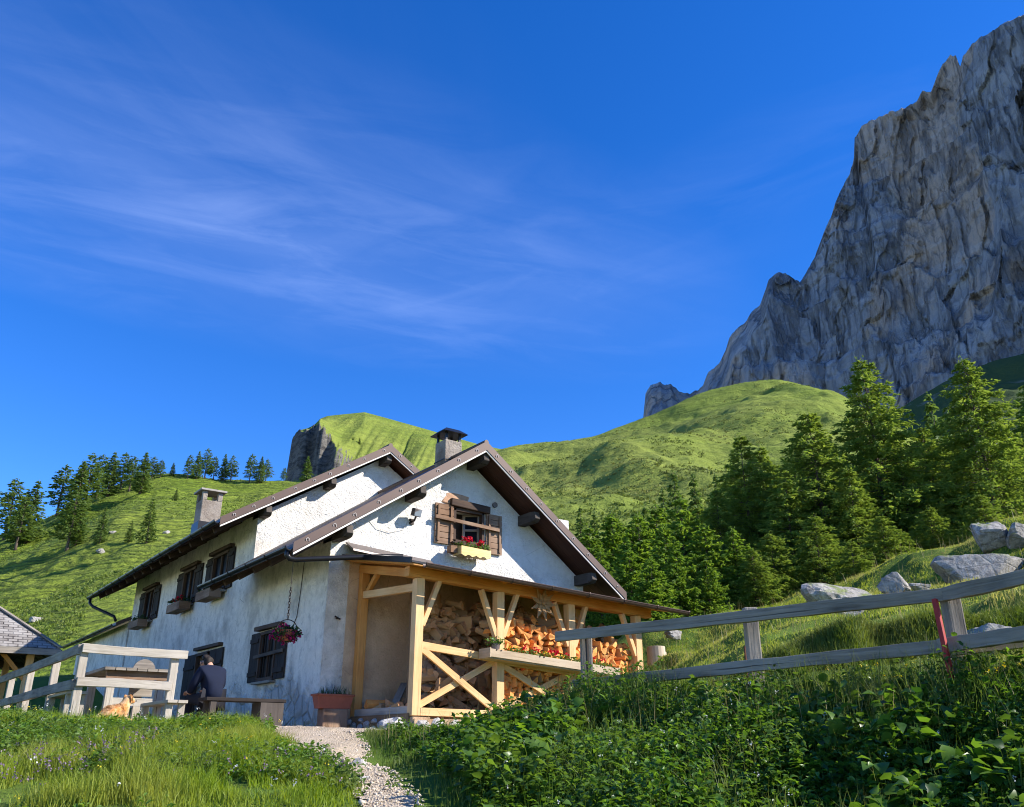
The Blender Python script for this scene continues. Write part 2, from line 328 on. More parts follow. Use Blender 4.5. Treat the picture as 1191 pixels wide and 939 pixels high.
class MB:
    def __init__(s): s.v = []; s.f = []; s.uv = []; s.mi = []; s.cur = 0
    def add(s, vs, fs, uvs=None):
        b = len(s.v); s.v += [tuple(x) for x in vs]
        for k, f in enumerate(fs):
            s.f.append([b + i for i in f]); s.uv.append(uvs[k] if uvs else [(0, 0)] * len(f)); s.mi.append(s.cur)
        return s
    def beam(s, p0, p1, w, h, up=(0, 0, 1), taper=1.0, roll=0.0):
        "rectangular bar from p0 to p1, grain along it"
        p0 = Vector(p0); p1 = Vector(p1); d = p1 - p0; L = d.length; d.normalize(); up = Vector(up)
        if abs(d.dot(up)) > .98: up = Vector((0, 1, 0)) if abs(d.y) < .9 else Vector((1, 0, 0))
        a = d.cross(up).normalized(); b = a.cross(d).normalized()
        if roll: q = Matrix.Rotation(roll, 3, d); a = q @ a; b = q @ b
        cs = [(-1, -1), (1, -1), (1, 1), (-1, 1)]
        vs = [p0 + a * (x * w / 2) + b * (y * h / 2) for x, y in cs] + [p1 + a * (x * w / 2 * taper) + b * (y * h / 2 * taper) for x, y in cs]
        o = random.random() * 20; q = random.random() * 5
        fs = []; uvs = []
        per = [0, w, w + h, 2 * w + h, 2 * w + 2 * h]
        for k in range(4):
            k2 = (k + 1) % 4; fs.append([k, k2, 4 + k2, 4 + k])
            uvs.append([(o, q + per[k]), (o, q + per[k + 1]), (o + L, q + per[k + 1]), (o + L, q + per[k])])
        fs += [[3, 2, 1, 0], [4, 5, 6, 7]]; e = [(o, q), (o + .02, q), (o + .02, q + h), (o, q + h)]; uvs += [e, e]
        return s.add(vs, fs, uvs)
    def box(s, c, size): # upright box, grain along its longest side
        c = Vector(c); i = max(range(3), key=lambda k: size[k]); e = Vector((0, 0, 0)); e[i] = size[i] / 2
        if i == 2: return s.beam(c - e, c + e, size[0], size[1], (0, 1, 0))
        return s.beam(c - e, c + e, size[1 - i], size[2])
    def plank(s, p0, p1, w, h, up=(0, 0, 1), n=9, jit=.005):
        "a weathered bar: like beam, but its edges wander a little along its length"
        p0 = Vector(p0); p1 = Vector(p1); d = p1 - p0; L = d.length; d.normalize(); up = Vector(up); a = d.cross(up).normalized(); b = a.cross(d).normalized(); vs = []; fs = []; uvs = []; o = random.random() * 20; q = random.random() * 5
        cs = [(-1, -1), (1, -1), (1, 1), (-1, 1)]; per = [0, w, w + h, 2 * w + h, 2 * w + 2 * h]; bow = random.uniform(-1, 1) * .012
        for i in range(n + 1):
            t = i / n; c = p0 + d * (L * t) + b * (bow * math.sin(math.pi * t)) + a * random.uniform(-jit, jit) * .5
            vs += [c + a * (x * w / 2 + random.uniform(-jit, jit)) + b * (y * h / 2 + random.uniform(-jit, jit)) for x, y in cs]
        for i in range(n):
            for k in range(4):
                k2 = (k + 1) % 4; fs.append([i * 4 + k, i * 4 + k2, i * 4 + 4 + k2, i * 4 + 4 + k]); u0, u1 = o + L * i / n, o + L * (i + 1) / n; uvs.append([(u0, q + per[k]), (u0, q + per[k + 1]), (u1, q + per[k + 1]), (u1, q + per[k])])
        fs += [[3, 2, 1, 0], [n * 4, n * 4 + 1, n * 4 + 2, n * 4 + 3]]; e = [(o, q), (o + .02, q), (o + .02, q + h), (o, q + h)]; uvs += [e, e]
        return s.add(vs, fs, uvs)
    def tube(s, pts, r, n=8, cap=True):
        pts = [Vector(p) for p in pts]; rr = r if isinstance(r, (list, tuple)) else [r] * len(pts); rings = []; a = None
        for k, p in enumerate(pts):
            d = (pts[min(k + 1, len(pts) - 1)] - pts[max(k - 1, 0)]).normalized()
            if a is None: a = d.orthogonal().normalized()
            a = (a - d * a.dot(d)).normalized(); b = d.cross(a)
            rings.append([p + (a * math.cos(2 * math.pi * j / n) + b * math.sin(2 * math.pi * j / n)) * rr[k] for j in range(n)])
        vs = [v for g in rings for v in g]; fs = []; uvs = []
        for k in range(len(pts) - 1):
            for j in range(n):
                j2 = (j + 1) % n; fs.append([k * n + j, k * n + j2, (k + 1) * n + j2, (k + 1) * n + j])
                uvs.append([(k * .4, j * .05), (k * .4, j * .05 + .05), (k * .4 + .4, j * .05 + .05), (k * .4 + .4, j * .05)])
        if cap:
            fs += [list(range(n))[::-1], [(len(pts) - 1) * n + j for j in range(n)]]; uvs += [[(0, 0)] * n] * 2
        return s.add(vs, fs, uvs)
    def lathe(s, c, prof, n=16):
        c = Vector(c); vs = []; fs = []
        for r, z in prof:
            for j in range(n): t = 2 * math.pi * j / n; vs.append(c + Vector((r * math.cos(t), r * math.sin(t), z)))
        for k in range(len(prof) - 1):
            for j in range(n): j2 = (j + 1) % n; fs.append([k * n + j, k * n + j2, (k + 1) * n + j2, (k + 1) * n + j])
        fs += [list(range(n))[::-1], [(len(prof) - 1) * n + j for j in range(n)]]
        return s.add(vs, fs)
    def prism(s, poly, d, holes=()):
        "flat polygon (3d points), optionally with holes, extruded by vector d"
        loops = [[Vector(p) for p in poly]] + [[Vector(p) for p in h] for h in holes]; d = Vector(d)
        tri = tessellate_polygon(loops); flat = [p for l in loops for p in l]; n = len(flat)
        vs = flat + [p + d for p in flat]; fs = [list(t_) for t_ in tri] + [[i + n for i in t_][::-1] for t_ in tri]; b = 0
        for l in loops:
            m = len(l)
            for j in range(m): fs.append([b + j, b + (j + 1) % m, n + b + (j + 1) % m, n + b + j][::-1])
            b += m
        ax = max(range(3), key=lambda k: abs(d[k])); ij = [k for k in range(3) if k != ax]
        uvs = [[(vs[i][ij[0]], vs[i][ij[1]]) for i in f] for f in fs]
        return s.add(vs, fs, uvs)
    def rock(s, c, size, seed=0, n=3, rough=.28, flat=0.0, rot=0.0):
        import bmesh
        bm = bmesh.new(); bmesh.ops.create_icosphere(bm, subdivisions=n, radius=1.0); c = Vector(c); r = random.Random(seed); ca, sa = math.cos(rot), math.sin(rot)
        P = np.array([v.co[:] for v in bm.verts]); o = r.random() * 50
        k = 1 + rough * fbm(P[:, 0] * 1.1 + o, P[:, 1] * 1.1, P[:, 2] * 1.1, 4, seed) + rough * .4 * np.abs(vnoise(P[:, 0] * 3 + o, P[:, 1] * 3, P[:, 2] * 3, seed + 5))
        for _ in range(9):   # knock flat faces off it
            nn = np.array([r.gauss(0, 1), r.gauss(0, 1), r.gauss(0, .7)]); nn /= np.linalg.norm(nn); lim = r.uniform(.55, .85)
            dd = (P * k[:, None]) @ nn; ex = np.maximum(dd - lim, 0); k = k * (1 - .95 * ex / np.maximum(dd, 1e-6))
        P = P * k[:, None] * np.array(size)
        P = np.stack([P[:, 0] * ca - P[:, 1] * sa, P[:, 0] * sa + P[:, 1] * ca, P[:, 2]], 1)
        s.add([c + Vector(p) for p in P], [[v.index for v in f.verts] for f in bm.faces]); bm.free(); return s
    def build(s, name, mat, parent=None, bevel=0.0, smooth=False, label=None):
        org = ORG[root_of(parent).name] if parent else Vector((0, 0, 0))
        me = bpy.data.meshes.new(name); me.from_pydata([Vector(v) - org for v in s.v], [], s.f)
        u = me.uv_layers.new(name='UVMap'); u.data.foreach_set('uv', [c for f in s.uv for q in f for c in q])
        me.polygons.foreach_set('material_index', s.mi); me.update()
        o = link_mesh(name, me, mat, parent, smooth)
        if bevel:
            b = o.modifiers.new('bevel', 'BEVEL'); b.width = bevel; b.segments = 2; b.limit_method = 'ANGLE'; b.harden_normals = False
        if label: o['label'] = label
        return o
def top_mesh(name, mb, mat, loc, label, cat, group=None, bevel=0.0, smooth=False):
    "a thing that is one mesh, its origin at loc"
    loc = Vector(loc); mb.v = [tuple(Vector(v) - loc) for v in mb.v]; o = mb.build(name, mat, None, bevel, smooth); o.location = loc
    return tag(o, label, cat, group)
def fast_mesh(name, V, loops, totals, mats, parent=None, smooth=False, mi=None):
    me = bpy.data.meshes.new(name); V = np.asarray(V, np.float32).reshape(-1, 3); loops = np.asarray(loops, np.int32).ravel(); totals = np.asarray(totals, np.int32).ravel()
    me.vertices.add(len(V)); me.vertices.foreach_set('co', V.ravel()); me.loops.add(len(loops)); me.loops.foreach_set('vertex_index', loops)
    me.polygons.add(len(totals)); st = np.zeros(len(totals), np.int32); st[1:] = np.cumsum(totals)[:-1]
    me.polygons.foreach_set('loop_start', st)
    try: me.polygons.foreach_set('loop_total', totals)
    except Exception: pass
    if mi is not None: me.polygons.foreach_set('material_index', np.asarray(mi, np.int32))
    me.update(calc_edges=True); me.validate()
    return link_mesh(name, me, mats, parent, smooth)
def grid_faces(nr, nc, mask=None):
    i = np.arange(nr - 1)[:, None] * nc + np.arange(nc - 1)[None, :]
    f = np.stack([i, i + 1, i + nc + 1, i + nc], -1).reshape(-1, 4)
    if mask is not None: f = f[mask.reshape(-1)]
    return f
def blades(P, H, Wd, lean=.35, curl=.3):
    n = len(P); a = rng.uniform(0, 2 * np.pi, n); la = rng.uniform(0, 2 * np.pi, n); le = rng.uniform(.1, 1, n) * lean
    side = np.stack([np.cos(a), np.sin(a), 0 * a], 1) * (Wd / 2)[:, None]; ld = np.stack([np.cos(la), np.sin(la), 0 * la], 1) * (H * le)[:, None]
    up = np.stack([0 * a, 0 * a, H], 1); mid = P + up * .55 + ld * .35; tip = P + up * (1 - curl * le)[:, None] + ld
    V = np.stack([P - side, P + side, mid - side * .75, mid + side * .75, tip], 1)
    idx = np.arange(n)[:, None] * 5 + np.array([0, 1, 3, 2, 2, 3, 4])[None]
    return V.reshape(-1, 3), idx.ravel(), np.tile([4, 3], n)
def leaves(P, L, Wd, N, D, fold=.25, curl=.25):
    "P base, L length, Wd width, N up normals, D pointing direction"
    n = len(P); D = D / np.linalg.norm(D, axis=1, keepdims=True); S = np.cross(D, N); S /= np.linalg.norm(S, axis=1, keepdims=True) + 1e-9; N = np.cross(S, D)
    L = L[:, None]; w = (Wd / 2)[:, None]
    def pt(t, sx, z): return P + D * L * t + S * w * sx + N * (z * L)
    V = np.stack([P, pt(.22, -.9, fold * .5 * .6), pt(.6, -.85, fold * .6 - curl * .2), pt(1, 0, -curl), pt(.6, .85, fold * .6 - curl * .2), pt(.22, .9, fold * .5 * .6), pt(.25, 0, 0), pt(.62, 0, -curl * .3)], 1)
    F = [0, 6, 1, 6, 7, 2, 1, 7, 3, 2, 0, 5, 6, 5, 4, 7, 6, 4, 3, 7]; T = [3, 4, 3, 3, 4, 3]
    return V.reshape(-1, 3), (np.arange(n)[:, None] * 8 + np.array(F)[None]).ravel(), np.tile(T, n)
def merge(parts):
    V = []; L = []; T = []; MI = []; b = 0
    for k, (v, l, t_) in enumerate(parts):
        V.append(v); L.append(np.asarray(l) + b); T.append(t_); MI.append(np.full(len(t_), k)); b += len(v)
    return np.concatenate(V), np.concatenate(L), np.concatenate(T), np.concatenate(MI)
def rand_unit(n):
    v = rng.normal(size=(n, 3)); return v / np.linalg.norm(v, axis=1, keepdims=True)
def dup(o, parent=None):
    c = o.copy(); COL.objects.link(c)
    if parent: c.parent = parent
    for ch in list(o.children): dup(ch, c)
    return c
# ------------------------------------------------------------------ the lie of the land
CP = []
for u, v, z in [(0, 0, 0), (-.5, -1, 0), (.4, -2.8, 0.02), (-1, 4, .05), (-1.5, 10, .2), (-2, 16, .5), (-4.4, -1.7, .12), (-3.3, -2, .08), (-4.5, 4, .2), (-8, 4, .4), (-5, 12, .6), (-12, 15, .9),
                (2.4, -2.8, .2), (4.2, -2.8, .5), (6.1, -2.7, 1.05), (7.5, -2.5, 1.4), (7.5, 2, 1.8), (8, 6, 2.3), (3, 1, .3), (7, 15, 3), (1, 22, 2.5), (-6, 22, 1.8)]:
    r_, d_ = RD((u, v, 0)); CP.append((r_, d_, z - .46 * float(sstep(2.0, 4.2, r_))))
CP += [(0, 0, -1.85), (-3, 0, -1.9), (3, 0, -1.8), (0, 3, -1.45), (-4, 3.5, -1.4), (4, 2.5, -1.3), (0, -8, -2.6), (-15, -5, -2.6), (15, -5, -1.8),
       (-3, 6.5, -.64), (-1.5, 6.5, -.64), (-.75, 6.5, -.70), (.5, 6, -.74), (2, 5.5, -.72), (4, 4.4, -.66), (-6, 7, -.6), (-3, 9, -.27), (-1.8, 9, -.3), (-1.3, 9, -.40), (-.4, 9, -.25),
       (-4, 11.6, .0), (-6, 11.6, .05), (-2.7, 11.6, -.05), (-1.9, 12.5, -.03), (-2, 14.5, 0), (-6, 8.6, -.32), (-9, 11, .05), (-10, 7, -.6), (-14, 12, .1),
       (.76, 9.5, .06), (2.4, 8.3, .14), (3.7, 6.9, .10), (4.2, 6.3, .08), (6, 4.6, .05), (0.1, 8, -.30), (1.5, 7, -.32), (3, 5.8, -.36), (0, 10.8, -.14), (-.9, 12, -.10),
       (1.5, 11.5, .38), (2, 15, .72), (3, 18.5, 1.2), (3.3, 22, 2.1), (5.5, 22, 2.4), (7.6, 22, 2.95), (9.1, 20, 3.4), (11, 18, 3.85), (13, 16, 4.15),
       (3.2, 9.6, .52), (5, 9, .62), (6.5, 8, .66), (9, 6, .7), (5.8, 15, 1.5), (8.8, 16, 2.3), (4, 11, .6), (7, 11, 1.15), (10, 11, 1.9),
       (5, 30, 1.5), (10, 30, 2.2), (20, 30, 4.5), (16, 22, 4), (0, 30, 3), (-10, 30, 2), (-20, 30, 1.8), (25, 15, 6), (0, 45, 3.5), (20, 45, 5.5), (-30, 45, 2.5), (40, 45, 9), (35, 30, 8), (-30, 10, .6), (-40, 25, 2), (0, 62, 4), (30, 62, 9), (-40, 62, 2)]
CP = np.array(CP)
def _tps(d2): return .5 * d2 * np.log(d2 + 1e-9)
_A = CP[:, :2]; _n = len(_A)
_K = _tps(((_A[:, None] - _A[None]) ** 2).sum(-1)) + np.eye(_n) * .05
_Pm = np.c_[np.ones(_n), _A]; _S = np.zeros((_n + 3, _n + 3)); _S[:_n, :_n] = _K; _S[:_n, _n:] = _Pm; _S[_n:, :_n] = _Pm.T
_w = np.linalg.solve(_S, np.r_[CP[:, 2], 0, 0, 0])
def land(r, d, rough=True):
    r = np.asarray(r, float); d = np.asarray(d, float); sh = np.broadcast(r, d).shape; r = np.broadcast_to(r, sh).ravel(); d = np.broadcast_to(d, sh).ravel(); z = np.empty(len(r))
    for k in range(0, len(r), 20000):
        q = np.stack([r[k:k + 20000], d[k:k + 20000]], 1); z[k:k + 20000] = _tps(((q[:, None] - _A[None]) ** 2).sum(-1)) @ _w[:_n] + _w[_n] + q @ _w[_n + 1:]
    # turf ledge that runs behind the right-hand fence
    edge = 9.75 - .10 * (r - 3.5) + .55 * vnoise(r * .8, 1.3) + .2 * vnoise(r * 2.7, 4.1)
    z = z + .46 * sstep(2.0, 4.2, r) * sstep(0, .42, d - edge) * sstep(60, 30, d)
    if rough:
        m = sstep(.3, 2.5, r) * sstep(8.6, 10, d) * sstep(60, 26, d)
        z = z + m * (.13 * fbm(r * .9, d * .9, 0, 3, 5) + .05 * vnoise(r * 3.5, d * 3.5))
        z = z + .035 * vnoise(r * 1.6, d * 1.6, 0, 9) * sstep(14, 11, d)
    return z.reshape(sh)
def landz(x, y): r, d = RD((x, y, 0)); return float(land(r, d))
PL = np.array([(3, -.3), (4.5, -.56), (6.5, -.93), (9, -2.0), (12, -3.3), (13.4, -5.2), (15, -7.5), (18, -12)])
PR = np.array([(3, .1), (4.5, -.15), (6.5, -.55), (9, -1.35), (12, -1.98), (14.5, -1.8), (18, -1.5)])
def path_edge(r, d):
    "signed distance-like value, positive on the gravel"
    l = np.interp(d, PL[:, 0], PL[:, 1]); q = np.interp(d, PR[:, 0], PR[:, 1]); n = .16 * fbm(r * 2.2, d * 2.2, 0, 3, 21)
    return np.minimum(r - l, q - r) + n - .02 + np.where(d > 17.5, -1, 0)
# ground sheet
def axis(lo, hi, flo, fhi, fine):
    a = [flo]; s = fine
    while a[-1] > lo: s *= 1.18; a.append(a[-1] - s)
    b = list(np.arange(flo, fhi, fine)); s = fine; c = [fhi]
    while c[-1] < hi: s *= 1.18; c.append(c[-1] + s)
    return np.array(a[1:][::-1] + b + c)
ra = axis(-75, 85, -9, 14, .12); da = axis(-25, 70, 3.5, 24, .12)
rr, dd = np.meshgrid(ra, da); zz = land(rr, dd)
V = (CAM[None, None, :2] + rr[..., None] * RV[:2] + dd[..., None] * FV[:2]); V = np.concatenate([V, zz[..., None]], -1)
f = grid_faces(len(da), len(ra)); o = fast_mesh('ground', V, f, np.full(len(f), 4), 'turf', None, True); tag(o, 'grassy ground of the alp around the farmhouse', 'ground', kind='structure')
# gravel path and yard, a thin sheet on top
ra = np.arange(-9, .6, .05); da = np.arange(4, 17.6, .05); rr, dd = np.meshgrid(ra, da); pe = path_edge(rr, dd)
zz = land(rr, dd) + .012 + .012 * vnoise(rr * 9, dd * 9, 0, 3) + np.clip(pe * .05, 0, .02)
V = (CAM[None, None, :2] + rr[..., None] * RV[:2] + dd[..., None] * FV[:2]); V = np.concatenate([V, zz[..., None]], -1)
mk = (pe[:-1, :-1] > 0) & (pe[1:, 1:] > 0) & (pe[1:, :-1] > 0) & (pe[:-1, 1:] > 0)
f = grid_faces(len(da), len(ra), mk); o = fast_mesh('path', V, f, np.full(len(f), 4), 'gravel', None, True); tag(o, 'pale gravel path leading up to the yard in front of the farmhouse', 'path', kind='structure')
# loose pebbles
n = 6500; d = rng.uniform(5.5, 16.5, n); r = np.interp(d, PL[:, 0], PL[:, 1]) + rng.uniform(-.15, 1.05, n) * (np.interp(d, PR[:, 0], PR[:, 1]) - np.interp(d, PL[:, 0], PL[:, 1])); k = path_edge(r, d) > -.08; r, d = r[k], d[k]
sz = rng.uniform(.005, .012, len(r)) * np.where(rng.random(len(r)) < .06, 2.2, 1)
oc = np.array([(1, 0, 0), (0, 1, 0), (-1, 0, 0), (0, -1, 0), (0, 0, .7), (0, 0, -.7)]); B = np.stack([W(a, b, 0) for a, b in zip(r, d)]); B[:, 2] = land(r, d) + .02
V = B[:, None] + (oc[None] + rng.normal(0, .22, (len(r), 6, 3))) * sz[:, None, None]
F = np.array([(0, 1, 4), (1, 2, 4), (2, 3, 4), (3, 0, 4), (1, 0, 5), (2, 1, 5), (3, 2, 5), (0, 3, 5)])
L_ = (np.arange(len(r))[:, None, None] * 6 + F[None]).ravel(); o = fast_mesh('pebbles', V, L_, np.full(len(r) * 8, 3), 'pebble'); tag(o, 'loose pale pebbles lying on the gravel path', 'gravel', kind='stuff')

# ------------------------------------------------------------------ far slopes: sheets in bearing x distance, real heights
def curve(pts):
    q = sorted((te(x, 540)[0], te(x, y)[1]) for x, y in pts); a = np.array(q)
    return lambda t: np.interp(t, a[:, 0], a[:, 1])
def smooth_curve(pts, k=.02):
    c = curve(pts); return lambda t: sum(c(t + k * s) for s in (-1, -.5, 0, .5, 1)) / 5
class Hill:
    def __init__(s, pts, d0, dc, z0, dend, nf, seed, sm=.02, extra=None):
        s.c = smooth_curve(pts, sm); s.d0, s.dc, s.z0, s.dend, s.nf, s.seed, s.extra = d0, dc, z0, dend, nf, seed, extra
    def z(s, t, d):
        t = np.asarray(t, float); d = np.asarray(d, float); zc = s.c(t) * s.dc + CAM[2]; q = (d - s.d0) / (s.dc - s.d0)
        g = np.where(q < .86, q, .86 + .14 * np.sin(np.clip((q - .86) / .14, 0, 1.0) * np.pi / 2) * .95 - np.maximum(q - 1, 0) ** 1.2 * 1.5)
        z = s.z0 + (zc - s.z0) * g
        x = t * d; m = sstep(0, .25, q) * (1 - .75 * sstep(.75, 1, q))
        z = z + m * sum(a * fbm(x * f_, d * f_ * .7, 0, 3, s.seed + k) for k, (a, f_) in enumerate(s.nf))
        if s.extra: z = z + s.extra(t, d, x)
        return z
    def sheet(s, name, x0, x1, nt, nd, mat, label, cat):
        t0, t1 = te(x0, 560)[0], te(x1, 560)[0]; t = np.linspace(t0, t1, nt); d = s.d0 * (s.dend / s.d0) ** np.linspace(0, 1, nd)
        T, D = np.meshgrid(t, d); Z = s.z(T, D); X = T * D
        V = CAM[None, None, :2] + X[..., None] * RV[:2] + D[..., None] * FV[:2]; V = np.concatenate([V, Z[..., None]], -1)
        f = grid_faces(nd, nt); o = fast_mesh(name, V, f, np.full(len(f), 4), mat, None, True); return tag(o, label, cat, kind='structure')
    def foot(s, x, y):
        "where the sight line through a bearing meets this slope"
        t, e = te(x, y); d = np.linspace(s.d0, s.dc * 1.02, 1500); v = (s.z(np.full_like(d, t), d) - CAM[2]) / d - e
        i = np.argmax(v > 0) if (v > 0).any() else len(d) - 1
        return W(t * d[i], d[i], float(s.z(t, d[i]))), d[i]
hillA = Hill([(-700, 720), (-150, 660), (0, 634), (60, 610), (100, 588), (143, 567), (167, 558), (209, 556), (268, 562), (334, 562), (420, 567), (520, 592), (640, 645), (800, 720)], 40, 240, .6, 330, [(2.0, .03), (.8, .11), (.25, .5)], 3, .015)
hillA.sheet('left_hill', -260, 760, 420, 420, 'pasture_near', 'steep terraced green pasture rising behind the farmhouse', 'hill')
_yt = [(330, 563), (334, 560), (337, 512), (345, 503), (354, 500), (362, 495), (368, 489), (374, 498), (383, 514), (395, 528), (408, 539), (420, 543), (440, 546), (800, 600)]
_lo = [(-100, 620), (200, 585), (334, 563), (350, 559), (370, 553), (400, 546), (420, 543), (440, 546), (800, 600)]
_hi = [(-100, 620), (200, 585), (330, 563), (334, 560), (337, 511), (345, 502), (354, 499), (362, 494), (368, 487), (376, 484), (385, 483), (420, 479.5), (445, 486), (500, 501), (560, 518), (600, 526), (680, 545), (800, 575)]
cL, cT, cH = curve(_lo), curve(_yt), curve(_hi)
class Crag(Hill):
    def z(s, t, d):
        t = np.asarray(t, float); d = np.asarray(d, float); x = t * d; el, et, eh = cL(t), cT(t), cH(t); tR = .0; D0 = 415. + 420 * np.clip(te(420, 540)[0] - t, 0, .12) + 15 * ridged(x / 24., 0 * x + 3, 4, 41); D1 = D0 + 9; D2 = 560.
        wob = 10 * fbm(x * .06, 0 * d, 0, 3, 8); d_ = d + wob * .35 * (1 - sstep(D0 - 5, D1 + 12, d))
        zl = 10 + (el * D0 - 10) * np.clip((d_ - 120) / (D0 - 120), 0, 1)
        jit = (.0055 * np.round(1.5 * fbm(t * 60, 0 * t, 0, 2, 13)) / 1.5 + .0022 * fbm(t * 260, 0 * t, 0, 3, 14)) * sstep(te(425, 540)[0], te(385, 540)[0], t) * (1 - sstep(D1, D1 + 30, d)); et = et + jit * (et > el + .004); eh = np.maximum(eh + .5 * jit * (t < te(392, 483)[0]), et)
        q = np.clip((d_ - D0) / (D1 - D0), 0, 1); led = q + .05 * np.sin(q * 2 * np.pi * 4) * (1 - q)
        z = zl + led * np.maximum(et * D1 - el * D0, 0)
        g = np.clip((d_ - D1) / (D2 - D1), 0, 1); up = (et + (eh - et) * np.sin(g * np.pi / 2)) * d_
        z = np.where(d_ > D1, np.maximum(up, z) - np.maximum(d_ - D2, 0) * (eh + .55), z)
        return z + CAM[2] + sstep(.05, .5, g) * (1 - g) * 2 * fbm(x * .05, d * .05, 0, 3, 77)
crag = Crag([(0, 500), (10, 500)], 120, 540, 10, 640, [], 1)
crag.sheet('crag_hill', 290, 800, 480, 420, 'pasture_far', 'green hill behind the roofs broken off in a dark rocky crag on its left', 'hill')
def _ravine(t, d, x):
    e0 = te(655, 545)[0]; a = np.exp(-((t - e0) / .045) ** 2) * np.exp(-((d - 300) / 34) ** 2); b = np.exp(-((t - te(720, 575)[0]) / .09) ** 2) * np.exp(-((d - 205) / 38) ** 2)
    return -13 * a + 9 * b
hillC = Hill([(200, 640), (480, 562), (560, 536), (600, 526), (650, 520), (700, 510), (760, 489), (830, 462), (880, 450), (925, 446), (970, 457), (1000, 469), (1025, 489), (1060, 510), (1120, 545), (1250, 610), (1500, 700)], 58, 430, 6, 560, [(5, .014), (2.5, .04), (1.0, .12)], 55, .012, _ravine)
hillC.sheet('green_hill', 400, 1500, 460, 460, 'pasture_far', 'rounded sunlit green hill standing below the rock wall', 'hill')
scree = Hill([(860, 560), (980, 520), (1040, 490), (1085, 464), (1120, 446), (1150, 432), (1191, 420), (1300, 405), (1500, 395)], 300, 800, 60, 900, [(10, .01), (4, .04)], 91, .015)
scree.sheet('scree_slope', 880, 1500, 200, 240, 'scree', 'shaded slope of grass and pale scree at the foot of the rock wall', 'hill')
# ------------------------------------------------------------------ the rock wall
sky = [(741, 520), (748, 492), (751, 462), (757, 452), (768, 447), (780, 449), (790, 457), (803, 461), (818, 452), (824, 436), (836, 424), (846, 404), (852, 392), (866, 376), (884, 357), (889, 342), (894, 327), (903, 320), (914, 317), (922, 322), (930, 326), (937, 316), (947, 298), (957, 272), (968, 248), (978, 222), (988, 202), (994, 178), (993, 162), (1002, 148), (1012, 140),
       (1030, 134), (1052, 124), (1066, 115), (1072, 103), (1082, 104), (1087, 92), (1096, 72), (1106, 65), (1112, 68), (1117, 80), (1120, 66), (1130, 52), (1146, 43), (1160, 36), (1180, 25), (1195, 20), (1230, 0), (1290, -30), (1360, -40), (1440, -30), (1700, -60), (2200, -20), (3200, 60)]
ns, nh = 720, 470
xs = np.r_[np.linspace(741, 1300, 560), np.linspace(1305, 3200, ns - 560)]; ys = np.interp(xs, [p[0] for p in sky], [p[1] for p in sky]); ys = ys + 2.2 * fbm(xs * .12, 0 * xs, 0, 4, 4)
T = np.array([te(x, y) for x, y in zip(xs, ys)])
dcr = np.interp(xs, [741, 830, 940, 1000, 1191, 1440, 1700, 2200, 3200], [1520, 1450, 1330, 1270, 1010, 800, 660, 520, 400]); top = T[:, 1] * dcr + CAM[2]  # unseen right end is added, curving in to shade the scree slope
cr = np.stack([T[:, 0] * dcr, dcr], 1); inn = np.array([.77, .63]); sl = np.r_[0, np.cumsum(np.linalg.norm(np.diff(cr, axis=0), axis=1))]
base = 120.0
hq = np.linspace(0, 1, nh)[:, None]; H = base + (top[None] - base) * hq; Sg = np.broadcast_to(sl[None], H.shape)
below = top[None] - H
lean = .16 * below                                            # leans back towards its crest
warp = 40 * fbm(Sg * .006, H * .004, 0, 3, 61)
rib = 34 * ridged((Sg + warp) / 190., H / 800., 2, 7) + 6 * ridged((Sg + warp * .6) / 60., H / 330., 3, 19) + 2.2 * ridged(Sg / 17., H / 110., 2, 29) + 1.2 * fbm(Sg / 7., H / 12., 0, 2, 37)
def slabs(u, v, seed, tilt):
    "faces broken along joints: each cell of a jittered lattice stands out and leans by its own amount"
    ui = np.floor(u).astype(np.int64); vi = np.floor(v).astype(np.int64); best = np.full(u.shape, 1e9); val = np.zeros(u.shape)
    for a in (-1, 0, 1):
        for b in (-1, 0, 1):
            ci, cj = ui + a, vi + b; cu = ci + .5 + .42 * _hash(ci, cj, 0 * ci, seed); cv = cj + .5 + .42 * _hash(ci, cj, 0 * ci + 1, seed)
            du, dv = u - cu, v - cv; dist = du * du + dv * dv; w = _hash(ci, cj, 0 * ci + 2, seed) + tilt * (du * _hash(ci, cj, 0 * ci + 3, seed) * 1.6 + dv * _hash(ci, cj, 0 * ci + 4, seed))
            k = dist < best; best = np.where(k, dist, best); val = np.where(k, w, val)
    return val
wu = .35 * fbm(Sg / 60., H / 90., 0, 3, 83); wv = .25 * fbm(Sg / 70., H / 70., 0, 3, 87)
rib = rib + 12 * slabs(Sg / 110. + wu * .6, H / 300. + wv + Sg / 900., 3, 1.0) + 6 * slabs(Sg / 38. + wu * 1.0, H / 130. + wv * 1.2, 5, 1.0) + 2.4 * slabs(Sg / 13. + wu * 2, H / 48. + wv * 2, 9, .8)
hl = H + .16 * Sg + 26 * fbm(Sg * .012, H * .01, 0, 3, 71)
steps = 0
for k, (h0, a) in enumerate([(330, 55), (520, 40), (470, 16), (640, 18), (760, 22), (880, 14), (1010, 20)]): steps = steps + a * 1.25 * (1 - sstep(h0 - 16, h0 + 6, hl))
bed = 3.0 * vnoise(hl / 17., Sg / 400., 0, 43) + 1.6 * vnoise(hl / 6., Sg / 200., 0, 47)
out = (lean + rib + steps + bed) * sstep(0, 22, below) + .25 * rib * (1 - sstep(0, 22, below))
out = np.minimum(out, below * 1.1 + 12)
rad = cr / np.linalg.norm(cr, axis=1, keepdims=True); Pq = cr[None] - rad[None] * out[..., None]
rows = [np.concatenate([CAM[None, None, :2] + Pq[..., :1] * RV[:2] + Pq[..., 1:] * FV[:2], H[..., None]], -1)]
